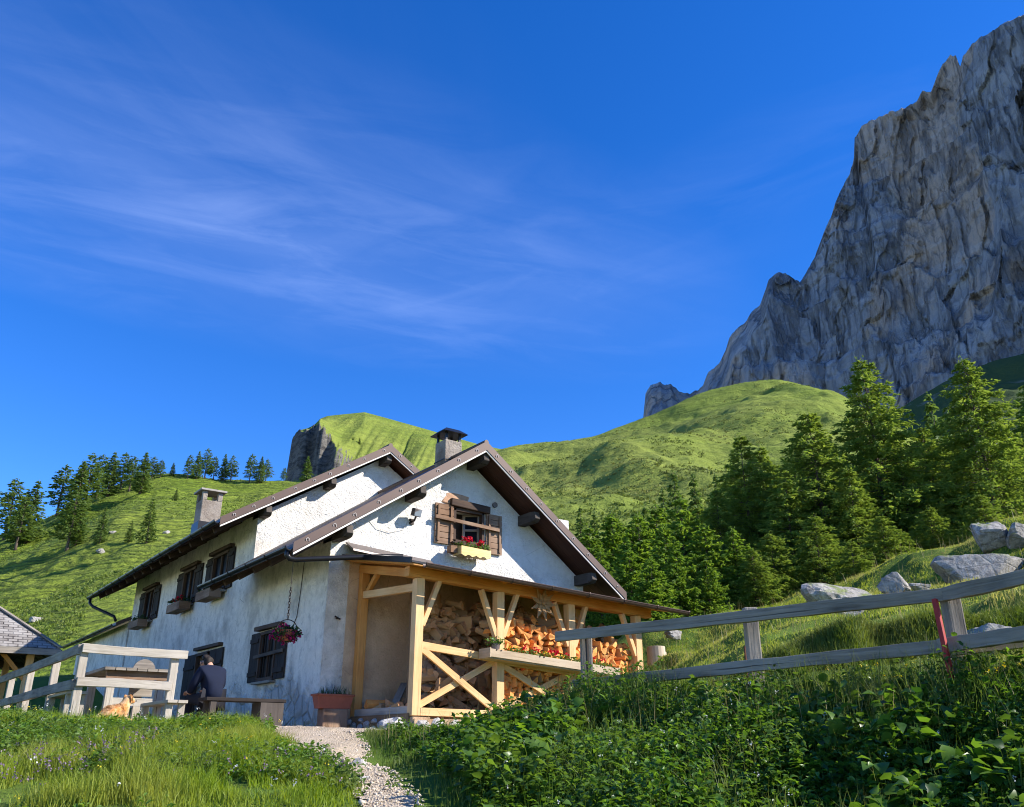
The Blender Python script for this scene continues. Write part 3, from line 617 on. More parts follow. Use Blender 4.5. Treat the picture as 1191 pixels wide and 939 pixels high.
for back, dz in ((60, -6), (200, -40), (520, -420)):          # the plateau and the far side
    q = cr + (rad * .8 + inn * .2) * back; z = np.maximum(top + dz + 14 * fbm(sl / 60., 0 * sl + back, 0, 3, 3) * (dz > -100), base)
    rows.append(np.concatenate([CAM[None, :2] + q[:, :1] * RV[:2] + q[:, 1:] * FV[:2], z[:, None]], -1)[None])
V = np.concatenate(rows, 0); f = grid_faces(nh + 3, ns)
o = fast_mesh('rock_wall_mountain', V, f, np.full(len(f), 4), 'dolomite', None, False); tag(o, 'huge grey dolomite rock face towering over the green hill, in shade', 'mountain', kind='structure')
# ------------------------------------------------------------------ the farmhouse
house = thing('farmhouse', 'white plastered alpine farmhouse with brown metal roofs and dark shuttered windows', 'house', (0, 0, 0))
RU, RW = 3.25, 6.17                      # front ridge
sl_l = (6.17 - 3.31) / (3.25 + 1.05); sl_r = (6.17 - 3.21) / (7.31 - 3.25)
# gable wall, with the attic window opening
b = MB(); b.prism([(.004, 0, -.5), (6.6, 0, -.5), (6.6, 0, 3.47), (RU, 0, 5.92), (.004, 0, 3.76)], (0, .45, 0), [[(2.85, 0, 3.98), (3.68, 0, 3.98), (3.68, 0, 4.76), (2.85, 0, 4.76)]])
wall_g = b.build('wall', 'plaster_gable', house)
# the part of that wall under the porch is unpainted brown render; the corner strip keeps its old whitewash
b = MB(); b.prism([(.42, -.006, -.5), (6.6, -.006, -.5), (6.6, -.006, 3.03), (.42, -.006, 3.27)], (0, -.03, 0)); b.build('porch_wall_render', 'plaster_brown', house, label='bare brownish render behind the porch')
b = MB(); b.prism([(-.02, -.004, -.5), (.42, -.004, -.5), (.42, -.004, 3.32), (-.02, -.004, 3.36)], (0, -.028, 0)); b.build('corner_plaster', 'plaster_long', house)
# long wall with its openings: (y0, y1, z0, z1)
OPEN = [(6.15, 7.35, 3.55, 4.50), (8.85, 9.95, 3.55, 4.50), (13.0, 14.1, 3.55, 4.50), (2.3, 3.25, 1.14, 2.12), (6.75, 7.75, -.1, 2.04)]
hole = lambda y0, y1, z0, z1: [(0, y0, z0), (0, y1, z0), (0, y1, z1), (0, y0, z1)]
b = MB(); b.prism([(0, 0.001, -.5), (0, 15.8, -.5), (0, 15.8, 5.14), (0, 4.42, 5.14), (0, 4.40, 3.76), (0, 0.001, 3.76)], (.45, 0, 0), [hole(*q) for q in OPEN])
b.build('wall', 'plaster_long', house)
b = MB(); b.prism([(0.004, 4.41, 3.2), (6.5, 4.41, 3.2), (6.5, 4.41, 5.12), (RU, 4.41, 7.14), (0.004, 4.41, 5.12)], (0, .4, 0)); b.build('wall', 'plaster_gable', house)
b = MB(); b.box((6.42, 8.1, 2.4), (.3, 15.3, 5.4)); b.box((3.3, 15.9, 2.4), (6.5, .2, 5.6)); b.prism([(.3, 15.9, 5.1), (RU, 15.9, 7.1), (6.4, 15.9, 5.1)], (0, .2, 0)); b.build('wall', 'plaster_gable', house)
b = MB(); b.box((.12, 20, 1.7), (.3, 8.2, 4.1)); b.prism([(.12, 24.1, 3.7), (4, 24.1, 3.7), (4, 24.1, 5.4)], (0, -.25, 0)); b.box((2.1, 24, 1.7), (4, .25, 4.1)); b.build('wall', 'plaster_long', house, label='lower grey rear annex wall')
def roof(y0, y1, ru, rw, el, er, name_front=True, ov=.02):
    "a pitched roof: metal skin, boards under it, verge boards, purlins, gutter; el / er = (x, z) of the eaves"
    s = MB()
    for (ex, ez) in (el, er):
        n = Vector((-(ez - rw), 0, ex - ru)); n = n if n.z > 0 else -n
        s.prism([(ru, y0, rw), (ex, y0, ez), (ex, y0, ez - .055), (ru, y0, rw - .055)], (0, y1 - y0, 0))
        L = math.hypot(ex - ru, ez - rw)
    rf = s.build('roof', 'roof_metal', house)
    for (ex, ez) in (el, er):
        s = MB(); nb = int(abs(y1 - y0) / .24)
        for k in range(nb):                 # rough boards, slightly uneven
            y = y0 + .06 + (k + .5) * (y1 - y0 - .06) / nb; dz = random.uniform(-.008, .0)
            s.beam((ru, y, rw - .085 + dz), (ex, y, ez - .085 + dz), (y1 - y0 - .06) / nb - .008, .045, (0, 0, 1))
        s.build('soffit_board', 'soffit_timber', rf)
        s = MB(); s.prism([(ru, y0 - .03, rw + .035), (ex + (-.02 if ex < ru else .02), y0 - .03, ez + .02), (ex + (-.02 if ex < ru else .02), y0 - .03, ez - .17), (ru, y0 - .03, rw - .17)], (0, .028, 0))
        s.build('verge_board', 'roof_metal', rf)
        s = MB(); s.prism([(ru, y0 - .012, rw - .172), (ex, y0 - .012, ez - .172), (ex, y0 - .012, ez - .212), (ru, y0 - .012, rw - .212)], (0, .03, 0)); s.build('verge_strip', 'white_strip', rf)
        m = 9
        for k in range(m):
            q = (k + .5 + random.uniform(-.12, .12)) / m; x = ru + (ex - ru) * q; z = rw + (ez - rw) * q
            s = MB(); s.tube([(x - .028, y0 - .036, z - .09), (x - .028, y0 - .045, z - .05), (x, y0 - .05, z - .03), (x + .028, y0 - .045, z - .05), (x + .028, y0 - .036, z - .09)], .006, 6); s.build('verge_clip', 'clip_metal', rf)
    s = MB(); s.tube([(ru, y0 - .02, rw + .015), (ru, y1, rw + .015)], .06, 8); s.build('ridge_cap', 'roof_metal', rf)
    return rf
def purlin(rf, x, z, y0, y1, w=.2, h=.24, tilt=0):
    s = MB(); s.beam((x, y1, z), (x, y0 + .12, z), w, h, (math.sin(tilt), 0, math.cos(tilt))); s.beam((x, y0 + .12, z), (x, y0, z + .03), w, h, (math.sin(tilt), 0, math.cos(tilt)), .72); s.build('purlin', 'grey_purlin', rf, .012)
rf1 = roof(-.70, 4.41, RU, RW, (-1.05, 3.31), (7.31, 3.21))
for x in (.1, 1.72): purlin(rf1, x, RW - (RU - x) * sl_l - .34, -.62, .4)
purlin(rf1, RU + .04, RW - .34, -.66, .4, .2, .25)
for x in (4.75, 6.42): purlin(rf1, x, RW - (x - RU) * sl_r - .36, -.62, .4)
sl2 = (7.39 - 4.75) / (3.25 + 1.05)
rf2 = roof(3.91, 17.45, RU, 7.39, (-1.05, 4.75), (7.5, 4.75))
for x in (.1, 1.72): purlin(rf2, x, 7.39 - (RU - x) * sl2 - .33, 3.98, 4.8)
purlin(rf2, RU + .02, 7.39 - .34, 3.98, 4.8)
for k in range(14):                        # rafters showing under the long eaves
    y = 4.7 + k * .92; s = MB(); s.beam((.2, y, 4.75 + 1.25 * sl2 - .20), (-.95, y, 4.75 + .10 * sl2 - .20), .10, .14); s.build('rafter', 'brown_timber', rf2)
for k in range(6):
    y = -.2 + k * .9; s = MB(); s.beam((.2, y, 3.31 + 1.25 * sl_l - .20), (-.95, y, 3.31 + .10 * sl_l - .20), .10, .14); s.build('rafter', 'brown_timber', rf1)
def gutter(parent, p0, p1, r=.075, mat='dark_metal'):
    s = MB(); p0 = Vector(p0); p1 = Vector(p1); d = (p1 - p0).normalized(); a = d.cross(Vector((0, 0, 1))).normalized(); n = 9; vs = []; fs = []
    for p in (p0, p1):
        for rr in (r, r * .88):
            for j in range(n): t_ = math.pi * j / (n - 1); vs.append(p + a * math.cos(t_) * rr - Vector((0, 0, 1)) * math.sin(t_) * rr)
    for j in range(n - 1):
        fs += [[j, j + 1, 2 * n + j + 1, 2 * n + j], [n + j + 1, n + j, 3 * n + j, 3 * n + j + 1], [j + 1, j, n + j, n + j + 1], [2 * n + j, 2 * n + j + 1, 3 * n + j + 1, 3 * n + j]]
    for k in (0, n - 1): fs.append([k, n + k, 3 * n + k, 2 * n + k])
    s.add(vs, fs); s.tube([p0 + a * r, p1 + a * r], .011, 6); L = (p1 - p0).length
    m = max(2, int(L / .9))
    for k in range(m + 1):                  # brackets
        q = p0 + d * (L * (k + .02) / (m + .04)); s.tube([q + a * r + Vector((0, 0, .02))] + [q + a * math.cos(math.pi * j / 6) * (r + .006) - Vector((0, 0, math.sin(math.pi * j / 6) * (r + .006))) for j in range(7)], .010, 5)
    return s.build('gutter', mat, parent, smooth=False)
gutter(rf1, (-1.13, -.70, 3.25), (-1.13, 4.6, 3.25)); gutter(rf2, (-1.13, 3.9, 4.69), (-1.13, 17.5, 4.69))
s = MB(); s.tube([(-1.13, 17.2, 4.64), (-1.13, 17.2, 4.45), (-1.05, 17.0, 4.32), (-.45, 16.3, 3.95), (-.40, 16.2, 3.8)], .05, 8); s.build('downpipe', 'dark_metal', rf2, smooth=True)
s = MB(); s.tube([(-1.13, -.62, 3.2), (-1.13, -.62, 3.09), (-1.08, -.64, 3.03), (-.98, -.66, 3.02), (.35, -1.05, 3.17), (1.0, -1.15, 3.24)], .05, 10); s.build('downpipe', 'dark_metal', rf1, smooth=True)
# rear annex roof
s = MB(); s.prism([(-.45, 15.85, 3.72), (3.2, 15.85, 5.6), (3.2, 15.85, 5.48), (-.45, 15.85, 3.60)], (0, 8.6, 0)); rf3 = s.build('roof', 'roof_metal', house); gutter(rf3, (-.5, 15.9, 3.66), (-.5, 24.4, 3.66))
# chimneys sit on the roofs
def chimney(rf, x, y, zb, zt, w, l, mat, style):
    c = MB(); c.box((x, y, (zb + zt) / 2), (w, l, zt - zb)); ch = c.build('chimney', mat, rf, .02)
    if style == 'slab':
        for dx in (-1, 1):
            for dy in (-1, 1): k = MB(); k.box((x + dx * (w / 2 - .07), y + dy * (l / 2 - .07), zt + .135), (.14, .14, .27)); k.build('chimney_pillar', mat, rf, .015)
        k = MB(); k.box((x, y, zt + .30), (w + .18, l + .18, .06)); k.build('chimney_slab', 'white_roughcap', rf, .01)
        k = MB(); k.box((x, y, zt + .005), (w * .5, l * .5, .01)); k.build('chimney_flue', 'dark_metal', rf)
        k = MB(); k.box((x, y, zb + .55), (w + .07, l + .07, 1.0)); k.build('chimney_flashing', 'dark_metal', rf)
    else:
        for dx in (-1, 1):
            for dy in (-1, 1): k = MB(); k.box((x + dx * (w / 2 - .05), y + dy * (l / 2 - .05), zt + .09), (.05, .05, .18)); k.build('chimney_pillar', 'dark_metal', rf)
        a, b_ = w / 2 + .11, l / 2 + .11
        k = MB(); k.add([(x - a, y - b_, zt + .18), (x + a, y - b_, zt + .18), (x + a, y + b_, zt + .18), (x - a, y + b_, zt + .18), (x - a * .55, y - b_ * .55, zt + .31), (x + a * .55, y - b_ * .55, zt + .31), (x + a * .55, y + b_ * .55, zt + .31), (x - a * .55, y + b_ * .55, zt + .31)],
                        [[3, 2, 1, 0], [4, 5, 6, 7], [0, 1, 5, 4], [1, 2, 6, 5], [2, 3, 7, 6], [3, 0, 4, 7]]); k.build('chimney_hood', 'dark_metal', rf)
        k = MB(); k.box((x, y, zt - .5), (w + .03, l + .03, .02)); k.build('chimney_joint', 'dark_metal', rf)
chimney(rf2, .42, 10.1, 5.0, 6.72, .60, .60, 'chimney', 'slab')
chimney(rf1, 3.27, .95, 5.6, 6.64, .47, .47, 'chimney', 'hood')
# windows ------------------------------------------------------------------
def shutter_bm(p, u, wd, z0, z1, nrm, boards=3, louvre=False):
    "board shutter lying in the plane (u, z) at p, standing out along nrm"
    s = MB(); u = Vector(u); nrm = Vector(nrm); p = Vector(p); th = .035
    if louvre:                               # weathered horizontal boards
        n = 7
        for k in range(n):
            z = z0 + (k + .5) * (z1 - z0) / n; q = p + nrm * (th / 2 + random.uniform(0, .012)); a = q + u * .0; a.z = z; c = q + u * wd; c.z = z
            s.beam(a, c, th, (z1 - z0) / n - .012, (0, 0, 1))
        for x in (.07, wd - .07): q = p + nrm * .06 + u * x; a = q.copy(); a.z = z0 + .05; c = q.copy(); c.z = z1 - .05; s.beam(a, c, .05, .03, nrm)
    else:
        for k in range(boards):
            q = p + nrm * (th / 2 + random.uniform(0, .008)) + u * ((k + .5) * wd / boards); a = q.copy(); a.z = z0; c = q.copy(); c.z = z1; s.beam(a, c, wd / boards - .008, th, nrm)
        for zz in (z0 + .16 * (z1 - z0), z1 - .16 * (z1 - z0)): q = p + nrm * .055; a = q + u * .03; a.z = zz; c = q + u * (wd - .03); c.z = zz; s.beam(a, c, .09, .03, nrm)
    return s
def long_window(y0, y1, z0, z1, wl, wr, bars=False, label=None, parent=house):
    "window in the long wall; shutters of width wl (near side) and wr (far side)"
    s = MB(); f = .07
    for a, c in (((-.02, y0, z0), (-.02, y1, z0)), ((-.02, y0, z1), (-.02, y1, z1))): s.beam(a, c, .10, f)
    for y in (y0 + f / 2, y1 - f / 2, (y0 + y1) / 2): s.beam((-.02 if y != (y0 + y1) / 2 else -.01, y, z0), (-.02 if y != (y0 + y1) / 2 else -.01, y, z1), f, .10 if y != (y0 + y1) / 2 else .05, (1, 0, 0))
    wdw = s.build('window', 'brown_timber', parent, .006)
    s = MB(); s.box((.02, (y0 + y1) / 2, (z0 + z1) / 2), (.012, y1 - y0, z1 - z0)); s.build('pane', 'glass_dark', wdw)
    s = MB(); s.box((-.06, (y0 + y1) / 2, z0 - .07), (.16, y1 - y0 + .12, .05)); s.build('sill', 'grey_timber', wdw, .006)
    shutter_bm((-.01, y0 - wl, 0), (0, 1, 0), wl - .01, z0 - .03, z1 + .04, (-1, 0, 0)).build('shutter', 'black_timber', wdw)
    shutter_bm((-.01, y1 + .01, 0), (0, 1, 0), wr - .01, z0 - .03, z1 + .04, (-1, 0, 0)).build('shutter', 'black_timber', wdw)
    s = MB(); s.beam((-.05, y0 - .25, z1 + .10), (-.05, y1 + .25, z1 + .12), .16, .09); s.build('lintel', 'brown_timber', wdw, .01)
    if bars:
        for k in range(5): y = y0 + (k + .7) * (y1 - y0) / 5.4; q = MB(); q.tube([(-.035, y, z0), (-.035, y, z1)], .011, 6); q.build('bar', 'iron', wdw)
        q = MB(); q.beam((-.085, y0 - .5, (z0 + z1) / 2 + .03), (-.085, y1 + .2, (z0 + z1) / 2 + .0), .03, .07); q.build('crossbar', 'grey_purlin', wdw)
    if label: wdw['label'] = label
    return wdw
long_window(6.15, 7.35, 3.55, 4.50, .40, .58); long_window(8.85, 9.95, 3.55, 4.50, .55, .62); long_window(13.0, 14.1, 3.55, 4.50, .55, .68)
long_window(2.3, 3.25, 1.14, 2.12, .54, .56, True)
# door with two leaves folded back
s = MB()
for y in (6.79, 7.71): s.beam((-.02, y, -.1), (-.02, y, 2.04), .08, .12, (1, 0, 0))
s.beam((-.02, 6.75, 2.02), (-.02, 7.75, 2.02), .12, .08); dr = s.build('door', 'brown_timber', house, .006)
s = MB(); s.box((.20, 7.25, .95), (.05, .94, 2.1)); s.build('door_leaf', 'black_timber', dr)
shutter_bm((-.01, 5.72, 0), (0, 1, 0), 1.0, -.02, 2.06, (-1, 0, 0), 4).build('shutter', 'black_timber', dr)
shutter_bm((-.01, 7.78, 0), (0, 1, 0), .96, -.02, 2.06, (-1, 0, 0), 4).build('shutter', 'black_timber', dr)
s = MB(); s.beam((-.05, 5.9, 2.15), (-.05, 7.9, 2.17), .14, .08); s.build('lintel', 'brown_timber', dr, .01)
s = MB(); s.tube([(-.06, 6.70, .95), (-.10, 6.70, .95), (-.10, 6.70, 1.08), (-.06, 6.70, 1.08)], .012, 6); s.build('handle', 'iron', dr)
# attic window in the gable
s = MB()
for x in (2.885, 3.645): s.beam((x, .02, 3.98), (x, .02, 4.76), .07, .12, (0, 1, 0))
for z in (4.01, 4.73): s.beam((2.85, .02, z), (3.68, .02, z), .12, .07)
aw = s.build('window', 'brown_timber', house, .006)
s = MB(); s.beam((2.75, -.04, 4.87), (3.80, -.04, 4.82), .14, .17); s.build('lintel', 'brown_timber', aw, .02)
s = MB()
for a, c in (((3.32, .28, 4.02), (3.32, .28, 4.72)), ((3.60, .10, 4.02), (3.60, .10, 4.72))): s.beam(a, c, .05, .05, (1, 0, 0))
for z in (4.04, 4.36, 4.70): s.beam((3.32, .28, z), (3.60, .10, z), .04, .05)
s.build('sash', 'grey_timber', aw); s = MB(); s.prism([(3.33, .275, 4.05), (3.59, .105, 4.05), (3.59, .105, 4.69), (3.33, .275, 4.69)], (.004, .006, 0)); s.build('pane', 'glass_dark', aw)
s = MB(); s.box((3.27, .44, 4.37), (.8, .01, .75)); s.build('black_backing', 'black_timber', aw)  # black sheet behind the opening stands in for the unlit room
shutter_bm((2.37, -.02, 0), (1, 0, 0), .47, 3.90, 4.80, (0, -1, 0), louvre=True).build('shutter', 'weathered_brown', aw)
shutter_bm((3.72, -.02, 0), (1, .0, 0), .43, 3.83, 4.75, (0, -1, 0), louvre=True).build('shutter', 'weathered_brown', aw)
s = MB(); s.beam((2.33, -.13, 4.46), (4.02, -.13, 4.38), .05, .075); s.build('crossbar', 'weathered_brown', aw)
s = MB(); s.box((3.26, -.06, 3.955), (.95, .14, .045)); s.build('sill', 'brown_timber', aw)
s = MB(); s.rock((2.95, -.0, 4.98), (.34, .05, .16), 5, 3); s.rock((2.72, -.0, 4.90), (.2, .04, .13), 9, 3); s.build('bare_brick_patch', 'brickpatch', house, smooth=False, label='patch of bare reddish stone over the attic window')
s = MB(); s.tube([(3.97, -.01, 4.99), (3.97, -.05, 4.99)], .065, 12); s.build('vent', 'grey_flash', house)
s = MB(); s.tube([(-.012, 1.25, 3.4), (-.014, 1.30, 2.8), (-.014, 1.38, 2.3), (-.012, 1.62, 2.02)], .008, 5); s.build('cable', 'iron', house)
s = MB(); pts = [(1.78 - .03, -.03, 4.28), (1.6, -.03, 4.08), (1.3, -.03, 3.98), (1.0, -.03, 4.02), (.8, -.03, 4.2)]; s.tube(pts, .006, 5); s.build('cable', 'white_strip', house)
# small plaster swirl marks and a metal hook on the corner
s = MB(); s.tube([(.22, -.035, 2.12), (.22, -.09, 2.12)], .02, 6); s.tube([(.16, -.09, 2.15), (.28, -.09, 2.10)], .014, 6); s.build('wall_hook', 'iron', house)

# ------------------------------------------------------------------ timber porch along the gable
GS = .271 / 6.41
def top_w(x): return 2.60 - GS * (x - .7)
porch = thing('timber_porch', 'new pale timber porch along the gable wall, sheltering the stacked firewood', 'porch', (.7, -2.43, .28))
PX = [.705, 2.46, 4.2, 6.02]; YF = -2.34
for k, x in enumerate(PX):
    s = MB(); s.beam((x, YF, .28 if k < 2 else .28 + .20 * (x - 2.46)), (x, YF, top_w(x)), .165, .165, (0, 1, 0)); s.build('post', 'pale_timber', porch, .006)
s = MB(); s.beam((.72, -.13, .30), (.72, -.13, 3.16), .16, .16, (0, 1, 0)); s.build('post', 'orange_timber', porch, .006)
s = MB(); s.beam((1.42, -1.0, .25), (1.42, -1.0, 2.85), .22, .05, (0, 1, 0)); s.build('post', 'brown_board', porch, .006)
s = MB(); s.beam((.45, YF, top_w(.45) + .095), (6.42, YF, top_w(6.42) + .095), .18, .185); s.build('beam', 'orange_timber', porch, .01)
for x in PX[:1] + [6.2]:
    s = MB(); s.beam((x - .02, -.05, 3.16 - GS * x), (x - .02, -2.30, top_w(x) + .10), .12, .16); s.build('side_plate', 'orange_timber', porch, .008)
for x in [1.3 + .62 * i for i in range(8)]:
    s = MB(); s.beam((x, -.04, 3.215 - .0384 * x), (x, -2.45, top_w(x) + .205 ), .09, .09); s.build('rafter', 'orange_timber', porch)
def brace(a, c, mat='pale_timber', w=.085, h=.10): s = MB(); s.beam(a, c, w, h, (0, 1, 0)); s.build('brace', mat, porch, .004)
for k, x in enumerate(PX):
    zt = top_w(x)
    if k > 0: brace((x - .08, YF - .02, zt - .82), (x - .42, YF - .02, zt + .01))
    if k < 3: brace((x + .08, YF - .02, zt - .82), (x + .42, YF - .02, zt + .01))
brace((.72, -.22, 2.55), (.72, -.80, 3.02), 'orange_timber')
s = MB(); s.beam((.72, -.05, 2.60), (.72, -2.27, 2.46), .10, .14); s.build('rail', 'pale_timber', porch, .005)
s = MB(); s.beam((.72, -.05, .37), (.72, -2.42, .36), .14, .15); s.build('sill', 'white_timber', porch, .006)
s = MB(); s.beam((.79, YF - .02, .345), (2.38, YF - .02, .33), .13, .13); s.build('sill', 'pale_timber', porch, .006)
s = MB(); s.beam((.79, YF - .03, 1.44), (2.40, YF - .03, 1.30), .07, .13); s.build('rail', 'pale_timber', porch, .005)
s = MB(); s.beam((2.54, YF - .03, 1.26), (5.95, YF - .03, 1.02), .07, .12); s.build('rail', 'pale_timber', porch, .005)
def xbrace(x0, x1, zl0, zh0, zl1, zh1):
    s = MB(); s.beam((x0, YF - .04, zh0), (x1, YF - .04, zl1), .05, .11); s.build('cross_brace', 'pale_timber', porch, .004)
    s = MB(); s.beam((x0, YF + .02, zl0), (x1, YF + .02, zh1), .05, .11); s.build('cross_brace', 'pale_timber', porch, .004)
xbrace(.80, 2.37, .45, 1.38, .40, 1.25); xbrace(2.55, 4.11, .42, 1.18, .48, 1.10); xbrace(4.29, 5.93, .60, 1.05, .75, .95)
# its roof
RY = -2.86
s = MB(); s.prism([(.28, -.04, 3.33), (7.05, -.04, 3.07), (7.0, RY, 2.52), (.25, RY, 2.80)], (0, 0, -.035)); pr = s.build('roof', 'dark_metal', porch)
s = MB(); s.prism([(.33, -.05, 3.285), (7.0, -.05, 3.025), (6.95, RY + .02, 2.48), (.30, RY + .02, 2.76)], (0, 0, -.03)); s.build('roof_boards', 'orange_timber', pr)
s = MB(); s.prism([(.30, -.05, 3.60), (2.3, -.05, 3.46), (2.3, -.30, 3.30), (.30, -.42, 3.40)], (0, .01, .04)); s.build('flashing', 'grey_flash', pr)
s = MB(); s.beam((.24, -.06, 3.33), (.24, RY, 2.80), .03, .10); s.build('verge_flashing', 'dark_metal', pr)
gutter(pr, (.46, -2.94, 2.75), (7.0, -2.94, 2.47), .062, 'roof_metal')
# stone plinth under the porch side
pl = thing('stone_plinth', 'rough stone footing under the left side of the timber porch', 'stone wall', (.7, -1.3, 0))
s = MB(); s.box((.80, -1.2, -.02), (.34, 2.5, .56)); s.box((1.6, -2.33, -.02), (1.9, .3, .50)); s.build('mortar', 'plaster_brown', pl)
for k, (y, z, a, c) in enumerate([(-.12, .06, .13, .10), (-.32, .14, .11, .09), (-.38, -.02, .12, .08), (-.60, .10, .14, .11), (-.85, .16, .13, .09), (-.88, -.01, .13, .09), (-1.12, .06, .14, .11), (-1.4, .13, .16, .12), (-1.42, -.06, .14, .09), (-1.8, .10, .26, .18), (-2.2, .06, .22, .16), (-.15, .22, .10, .06), (-.60, .24, .12, .05), (-1.15, .22, .12, .06)]):
    s = MB(); s.rock((.62, y, z), (.10, a, c), 40 + k, 2, .22); s.build('stone', 'field_stone', pl)
for k, x in enumerate([.8, 1.1, 1.45, 1.8, 2.15]): s = MB(); s.rock((x, -2.50, .08), (.19, .09, .15), 80 + k, 2, .22); s.build('stone', 'field_stone', pl)

# ------------------------------------------------------------------ firewood: every log its own object, eight shapes shared
def log_mesh(kind, seed):
    r = random.Random(seed); n = 8; s = MB(); L = r.uniform(.30, .36); vs = []; R = r.uniform(.066, .086)
    if kind == 'wedge': prof = [(0, -R)] + [(math.sin(a) * R * 1.25, -R + R * 2.1 * math.cos(a * .8) * r.uniform(.9, 1.05)) for a in np.linspace(-.62, .62, 5)]
    elif kind == 'half': prof = [(-R * 1.05, -R * .4), (R * 1.05, -R * .35)] + [(math.cos(a) * R, -R * .35 + math.sin(a) * R * 1.05) for a in np.linspace(.3, 2.84, 6)]
    else: prof = [(math.cos(a) * R * .8 * r.uniform(.82, 1.1), math.sin(a) * R * .8 * r.uniform(.82, 1.1)) for a in np.linspace(0, 2 * math.pi, 10)[:-1]]
    m = len(prof)
    for y in (-L / 2, L / 2):
        for (x, z) in prof: vs.append((x * r.uniform(.93, 1.07), y + r.uniform(-.012, .012), z * r.uniform(.93, 1.07)))
    s.cur = 1
    for k in range(m): k2 = (k + 1) % m; s.add([vs[k], vs[k2], vs[m + k2], vs[m + k]], [[0, 1, 2, 3]], [[(0, k * .05), (0, k * .05 + .05), (.33, k * .05 + .05), (.33, k * .05)]])
    s.cur = 0; s.add(vs[:m], [list(range(m))[::-1]]); s.add(vs[m:], [list(range(m))])
    return s
LOGS = {}
for kit, ends in (('bright', 'split_wood'), ('dull', 'brown_wood')):
    LOGS[kit] = []
    for k, kd in enumerate(['wedge', 'half', 'wedge', 'round', 'half', 'wedge', 'wedge', 'round']):
        s = log_mesh(kd, k); me = bpy.data.meshes.new('firewood_log'); me.from_pydata(s.v, [], s.f); u = me.uv_layers.new(name='UVMap'); u.data.foreach_set('uv', [c for f in s.uv for q in f for c in q])
        me.polygons.foreach_set('material_index', s.mi); me.materials.append(M[ends]); me.materials.append(M['split_wood' if kit == 'bright' and k % 3 else 'log_side']); me.update(); LOGS[kit].append(me)
def add_log(kit, x, y, z, rx, ry, rz, label, group, sc=1.0):
    o = bpy.data.objects.new('firewood_log', random.choice(LOGS[kit])); COL.objects.link(o); o.location = (x, y, z); o.rotation_euler = (rx, ry, rz); o.scale = (sc, random.uniform(.9, 1.1) * sc, sc)
    return tag(o, label, 'firewood', group)
nlog = 0
def stack(x0, x1, y, zb, zt, kit, label, group, sp=.125, skip=0.0):
    global nlog; row = 0; z = zb
    while True:
        x = x0 + (sp / 2 if row % 2 else 0); any_ = False
        while x < x1:
            if z < zt(x) and z >= zb - .001:
                any_ = True
                if random.random() > skip: add_log(kit, x + random.uniform(-.015, .015), y + random.uniform(-.05, .05), z + random.uniform(-.012, .012), random.uniform(-.25, .25), random.uniform(0, 6.28), random.uniform(-.45, .45), label, group, random.uniform(.92, 1.18)); nlog += 1
            x += sp
        z += sp * .80; row += 1
        if z > 3: break
gtop = lambda x: .35 + .05 * (x - 2.4)
stack(2.68, 4.15, -2.14, .42, lambda x: 2.06 + .10 * math.sin(x * 5) - .12 * abs(x - 3.2), 'bright', 'orange split log in the sunlit stack behind the red flowers', 'logs stacked behind the flower trough', .142)
stack(4.32, 5.92, -2.12, .72, lambda x: 1.86 - .05 * abs(x - 5.0) + .05 * math.sin(x * 7), 'bright', 'orange split log in the tight stack at the right end of the porch', 'logs stacked at the right end of the porch', .142)
# brown heap, thrown together, at the back left
hx = rng.uniform(1.5, 4.0, 112); hz = rng.uniform(0, 1, 112) ** .85
for k in range(44):
    x = hx[k]; zt = 2.5 - 1.0 * max(0, 1.9 - x) * 1.3; z = .45 + hz[k] * (zt - .45); y = -.95 - .75 * (1 - hz[k]) + random.uniform(-.12, .1)
    add_log('dull', x, y, z, random.uniform(-.5, .9), random.uniform(0, 6.28), random.uniform(-1.2, 1.2), 'brown log in the loose shaded heap at the back of the porch', 'loose logs heaped at the back of the porch', random.uniform(1.0, 1.35))
for k in range(16):
    x = random.uniform(.95, 1.95); q = (x - .9); add_log('dull', x, random.uniform(-1.6, -.35), .42 + random.uniform(0, .38) * q, random.uniform(-.4, .4), random.uniform(0, 6.28), random.uniform(-1.4, 1.4), 'short log lying on the porch floor left of the heap', 'logs spilled on the porch floor', random.uniform(1.0, 1.5))
LV, LL, LT, LM = [], [], [], []; nb_ = 0        # what lies deeper in the heap is one uncountable mass of the same logs
def mass_log(kit, x, y, z, rx, ry, rz, sc):
    global nb_
    me = random.choice(LOGS[kit]); q = Matrix.LocRotScale(Vector((x, y, z)), __import__('mathutils').Euler((rx, ry, rz)), Vector((sc, sc, sc)))
    for p in me.polygons: LL.extend([nb_ + v for v in p.vertices]); LT.append(len(p.vertices)); LM.append(p.material_index + (0 if kit == 'dull' else 2))
    LV.extend([(q @ v.co)[:] for v in me.vertices]); nb_ += len(me.vertices)
U = random.uniform
for k in range(330):
    x = U(1.5, 4.2); zt = 2.5 - 1.3 * max(0, 1.9 - x); z = U(.36, zt); mass_log('dull', x, -.85 - .5 * (1 - z / 2.6) + U(-.16, .1), z, U(-.5, .9), U(0, 6.28), U(-1.3, 1.3), U(.9, 1.3))
for k in range(120): mass_log('bright' if k % 2 else 'dull', U(4.1, 5.95), -1.55 + U(-.2, .2), U(1.2, 2.25), U(-.4, .6), U(0, 6.28), U(-1, 1), U(.9, 1.2))
for k in range(70): mass_log('bright', U(2.6, 4.2), -1.75 + U(-.2, .15), U(1.6, 2.15), U(-.4, .6), U(0, 6.28), U(-1, 1), U(.9, 1.2))
o = fast_mesh('firewood_mass', np.array(LV), np.array(LL), np.array(LT), ['brown_wood', 'log_side', 'split_wood', 'log_side'], None, False, LM); tag(o, 'dim mass of loose firewood filling the depth of the porch', 'firewood', kind='stuff')
